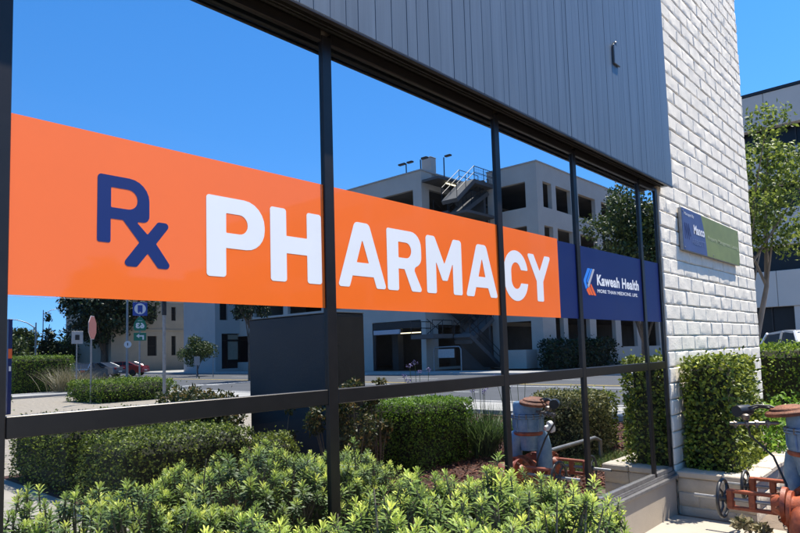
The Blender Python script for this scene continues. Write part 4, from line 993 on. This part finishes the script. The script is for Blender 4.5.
tree('street_tree', 'leafy street tree rising above the blue banner', 15.2, -3.7, 5.9, 1.2, 2.1, m_mtree, n=14000, size=.09, trunk_r=.08, blobs=60, blob_r=.42, seed=31)
tree('street_tree', 'light green multi stemmed tree beside the white pier', 14.2, 1.3, 6.6, 2.1, 2.4, m_ltree, n=12000, size=.085, trunk_r=.075, blobs=46, blob_r=.42, bark=m_bark2, multi=4, nlimb=16, seed=33)

# ================================================================ CARS
CARCOL = {n: mat('car paint '+n, c, rough=.25, metal=.3 if n != 'white' else 0, var=.03, nscale=2, coat=1.) for n, c in
          dict(grey=(.10, .11, .13), white=(.7, .7, .7), blue=(.05, .09, .2), red=(.35, .02, .02), silver=(.35, .36, .38), dark=(.03, .032, .036)).items()}
def make_car(kind, label, suv=False, col='grey'):
    root = thing(kind, label, 'car', (0, 0, 0), 0, 'parked cars')
    L_, W_ = 4.6, 1.84; H_ = 1.85 if suv else 1.45
    prof = [(-2.3, .45), (-2.28, .72), (-2.2, .92), (-1.9, .98), (-1.25, 1.02), (1.0, 1.06), (1.9, 1.0 if not suv else 1.1), (2.2, .95), (2.3, .6), (2.28, .36), (1.85, .28), (-1.9, .28), (-2.2, .32)]
    if suv: prof = [(x, z*1.12) for x, z in prof]
    b = MB(); n_ = len(prof); vv = []
    for yy, k, dz in ((-W_/2, .965, -.02), (-W_/2+.10, 1, 0), (W_/2-.10, 1, 0), (W_/2, .965, -.02)):
        vv += [(x*k, yy, z+dz*(z > .8)) for x, z in prof]
    ff = [(j*n_+i, j*n_+(i+1) % n_, (j+1)*n_+(i+1) % n_, (j+1)*n_+i) for j in range(3) for i in range(n_)]+[tuple(range(n_-1, -1, -1)), tuple(3*n_+i for i in range(n_))]
    b.add(vv, ff)
    zb, zr = (1.15 if suv else 1.0), H_
    cab = [(-1.25, zb), (-.45, zr-.03), (.1, zr), (1.35 if suv else .8, zr-.04), (2.1 if suv else 1.65, zb+.02)]
    roof = [(-.50, zr-.05), (.1, zr), (1.33 if suv else .85, zr-.05)]
    b.add([(x, s_*(W_/2-.24), z) for s_ in (-1, 1) for x, z in roof]+[(x, s_*(W_/2-.24), z-.05) for s_ in (-1, 1) for x, z in roof],
          [(0, 3, 4, 1), (1, 4, 5, 2), (6, 7, 10, 9), (7, 8, 11, 10), (0, 1, 7, 6), (1, 2, 8, 7), (3, 9, 10, 4), (4, 10, 11, 5), (0, 6, 9, 3), (2, 5, 11, 8)])
    for s_ in (-1, 1):
        for (x0, z0, x1, z1) in ((-1.27, zb, -.48, zr-.05), (.35, zb, .30, zr-.03), (cab[4][0], zb+.02, cab[3][0]+.02, zr-.06)):
            b.tube([(x0, s_*(W_/2-.10), z0), (x1, s_*(W_/2-.245), z1)], .04, 6)
    bo2 = b.build('body', CARCOL[col], root, smooth=35)
    g = MB(); w0, w1 = W_/2-.10, W_/2-.25
    g.add([(x, s_*(w0 if z < zb+.1 else w1), z) for s_ in (-1, 1) for x, z in [(c[0]*.985, min(c[1], zr-.035)) for c in cab]], [(0, 1, 2, 3, 4), (9, 8, 7, 6, 5), (0, 5, 6, 1), (1, 6, 7, 2), (2, 7, 8, 3), (3, 8, 9, 4)])
    g.build('windows', m_dglass, root)
    for x in (-1.42, 1.38):
        for s_ in (-1, 1):
            wh = MB(); wh.lathe((x, s_*(W_/2-.20), .33), (0, s_, 0), [(.22, 0), (.32, .0), (.335, .03), (.335, .19), (.30, .215), (.2, .215)], 20); wo = wh.build('wheel', m_tyre, root, smooth=40)
            MB().lathe((x, s_*(W_/2-.02), .33), (0, s_, 0), [(.20, 0), (.2, .02), (.05, .03)], 14).build('rim', m_rim, wo)
    for s_ in (-1, 1):
        MB().box(-2.27, -2.2, s_*.62-.2, s_*.62+.2, .68, .82, bev=.02).build('headlight', m_swhite, root); MB().box(2.19, 2.27, s_*.66-.16, s_*.66+.16, .74, .90, bev=.02).build('taillight', m_tail, root)
        MB().box(-1.0, -.82, s_*(W_/2+.02), s_*(W_/2+.16), zb+.0, zb+.14, bev=.02).build('mirror', CARCOL[col], root)
    MB().box(2.292, 2.305, -.26, .26, .50, .62).build('number_plate', m_swhite, root)
    return root
c0 = make_car('parked_car', 'grey saloon parked behind the stop sign pole', col='dark'); c0.location = (19.6, -48.2, 0); c0.rotation_euler = (0, 0, 2.3)
for x, y, rz, col, lb in [(16.3, -53.5, 1.2, 'silver', 'silver car parked behind the tan grasses'), (18.4, -55.0, 1.2, 'blue', 'blue car parked left of the speed sign pole'), (21.2, -55.2, 1.1, 'white', 'white car parked between the blue and the red car'), (24.6, -58.2, 1.0, 'grey', 'dark grey car parked beside the white car'), (28.0, -60.5, .9, 'red', 'red car, furthest right under the dark tree')]:
    copy_thing(c0, (x, y, 0), rz, lb, CARCOL[col])
wc = make_car('parked_suv', 'white SUV parked behind the hedge beyond the pier', suv=True, col='white'); wc.location = (17.0, .35, 0); wc.rotation_euler = (0, 0, .5)

# ================================================================ STREET FURNITURE
def cobra(label, x, y, h, reach, ang, r=.10):
    o = thing('street_light', label, 'street light', (x, y, 0), ang, 'street lights'); p = MB()
    p.tube([(0, 0, 0), (0, 0, h*.5), (0, 0, h)], [r, r*.8, r*.6], 10); p.lathe((0, 0, 0), (0, 0, 1), [(r*1.8, 0), (r*1.8, .3), (r, .4)], 12); p.build('pole', m_galv, o, smooth=50)
    a = MB(); a.tube([(0, 0, h-.6), (reach*.3, 0, h-.02), (reach*.65, 0, h+.28), (reach, 0, h+.34)], [r*.55, r*.5, r*.4, r*.35], 8); a.build('arm', m_galv, o, smooth=50)
    hd = MB(); hd.lathe((reach-.05, 0, h+.34), (1, 0, -.05), [(.03, 0), (.12, .12), (.17, .45), (.14, .7), (.02, .82)], 12); hd.build('lamp_head', m_signback, o, smooth=50)
    return o
cobra('left street light with its curved arm against the sky', 22.3, -67.5, 5.6, 2.6, math.radians(180+20))
cobra('distant street light behind the conifer', 33.0, -98, 9.2, 3.4, math.radians(-10))
cobra('tall street light pole in front of the beige building', 21.6, -45.5, 9.0, 2.2, math.radians(200))
dk = thing('round_sign', 'small round white sign clamped to the tall light pole', 'sign', (21.5, -45.2, 2.75), 0)
MB().lathe((0, 0, 0), (-.45, .89, 0), [(.0, 0), (.26, 0), (.26, .02), (0, .02)], 22).build('disc', m_swhite, dk); MB().box(-.05, .08, .02, .03, -.1, .12).build('symbol', m_darksteel, dk)
# galvanised pole
gp = thing('galvanised_pole', 'plain galvanised pole behind the low rounded hedge', 'pole', (10.3, -17.8, 0)); MB().tube([(0, 0, 0), (0, 0, 3.3)], .052, 12).build('shaft', m_galv, gp, smooth=50); MB().tube([(0, 0, 3.05), (0, 0, 4.2)], .075, 12).build('dark_sleeve', m_darksteel, gp, smooth=50)
# stop sign, almost edge on
ss = thing('stop_sign', 'octagonal stop sign seen nearly edge on above the hedge', 'sign', (9.9, -22.7, 0), math.radians(0))
MB().tube([(0, 0, 0), (0, 0, 3.3)], .035, 8).build('post', m_galv, ss)
dv = Vector((.86, .51, 0)).normalized(); nv_ = Vector((-dv.y, dv.x, 0))
dv = Vector((-.05, 1, 0)); 
def orient(ang): 
    c, s_ = math.cos(ang), math.sin(ang); return lambda u, v, w_: (c*u-s_*w_, s_*u+c*w_, v)
o8 = lambda r: [(r*math.cos(PI/8+k*PI/4), 2.86+r*math.sin(PI/8+k*PI/4)) for k in range(8)]
# sign normal chosen so that the reflected view meets it at a shallow angle
ANG = math.radians(-51)
f_ = orient(ANG); MB().prism(o8(.46), lambda u, v, w_: f_(u, v, w_+.04), .012).build('face', m_stopback, ss); MB().prism(o8(.485), lambda u, v, w_: f_(u, v, w_+.030), .009).build('rim', m_swhite, ss)
sp_ = thing('speed_sign', 'small white rectangular sign seen from behind left of the stop sign', 'sign', (11.9, -29.4, 0)); MB().tube([(0, 0, 0), (0, 0, 3.05)], .03, 8).build('post', m_galv, sp_); MB().box(-.26, .26, .04, .055, 2.42, 3.02, bev=.004).build('plate', m_signback, sp_); MB().box(-.1, .1, .056, .06, 2.6, 2.85).build('mark', m_darksteel, sp_)
# route sign assembly: faces the glass
rs_ = thing('route_sign', 'green highway 63 shield with arrow and blue plate on one post', 'sign', (17.6, -35.0, 0), math.radians(12))
MB().tube([(0, 0, 0), (0, 0, 4.5)], .055, 10).build('post', m_galv, rs_); MB().tube([(0, .02, 0), (.0, .35, .0), (0, .05, .55)], .05, 8).build('brace', m_galv, rs_)
zc = 1.6-(331-359.3)*38/630
shp = [(-.30, 0), (-.36, .12), (-.37, .32), (-.30, .55), (-.12, .78), (0, .86), (.12, .78), (.30, .55), (.37, .32), (.36, .12), (.30, 0)]
z_s, z_a, z_b = 3.32, 2.82, 4.22
xz = lambda dz, y0, k=1.: (lambda u, v, w_: (-u*k, y0+w_, dz+v*k))
xm = lambda dz, y0: (lambda u, v, w_: (u, y0+w_, dz+v))
sc_ = MB(); sc_.prism(shp, xz(z_s, .06), .012); so1 = sc_.build('shield', m_sgreen, rs_)
def gtext(body, cx, w_, z0, hgt, y, m, par, name='lettering', bold=.03):
    o_ = text(body, -w_/2, w_/2, z0, hgt, 0, m, par, name, bold)
    for v in o_.data.vertices: v.co = (cx-v.co.x, y, v.co.z)     # faces +y (the glass)
    o_.data.update(); return o_
gtext('63', 0, .50, z_s+.16, .32, .076, m_swhite, rs_, bold=.05); gtext('CALIFORNIA', 0, .26, z_s+.58, .05, .076, m_swhite, rs_, bold=.02)
MB().box(-.36, .36, .06, .072, z_a-.10, z_a+.38, bev=.003).build('arrow_plate', m_sgreen, rs_)
av = MB(); yy = .076
for q in ([(-.22, .18), (-.05, .05), (-.05, .31)], [(-.08, .14), (.22, .14), (.22, .22), (-.08, .22)], [(.14, -.04), (.22, -.04), (.22, .15), (.14, .15)]):
    av.prism(q, xm(z_a, yy-.003), .004)
av.build('arrow', m_swhite, rs_)
MB().box(-.42, .42, .06, .072, z_b, z_b+.82, bev=.003).build('blue_plate', m_sblue, rs_)
MB().lathe((0, .074, z_b+.42), (0, 1, 0), [(0, 0), (.33, 0), (.33, .004), (0, .004)], 26).build('white_disc', m_swhite, rs_)
MB().box(-.14, .14, .080, .086, z_b+.24, z_b+.64, bev=.002).box(-.12, -.04, .080, .086, z_b+.16, z_b+.236).box(.04, .12, .080, .086, z_b+.16, z_b+.236).build('pictogram', m_sblue, rs_)
# small posts on the far kerb
for x, y, lb in ((26.5, -44.0, 'thin marker post with pale plate across the road'), (27.5, -43.2, 'thin marker post right of the plated one')):
    q = thing('marker_post', lb, 'post', (x, y, 0), 0, 'marker posts across the road'); MB().tube([(0, 0, 0), (0, 0, 1.7)], .035, 8).build('shaft', m_galv, q)
    if 'plate' in lb and 'pale' in lb: MB().box(-.25, .25, .04, .055, 1.0, 1.7).build('plate', m_signback, q)
# blue pylon sign at the left
py_ = thing('pylon_sign', 'narrow dark blue pylon sign with a red square at the far left', 'sign', (6.48, -20.42, 0))
MB().box(-.055, .055, -.5, .10, 0, 3.0, bev=.01).build('panel', m_blue, py_); MB().box(-.054, .054, .102, .108, 1.75, 2.05).build('red_square', m_logor, py_); MB().box(-.03, .03, .102, .108, 1.35, 1.5).build('white_mark', m_swhite, py_)
# overhead wires
wr = MB()
for h_ in (8.6, 9.1):
    pts = [(-40+ (140)*t_/20, -72, h_+2.2*((t_/20-.5)**2)) for t_ in range(21)]; wr.tube(pts, .02, 4)
tag(wr.build('overhead_wire', m_darksteel), 'thin overhead wires crossing the sky above the street lights', 'wire')
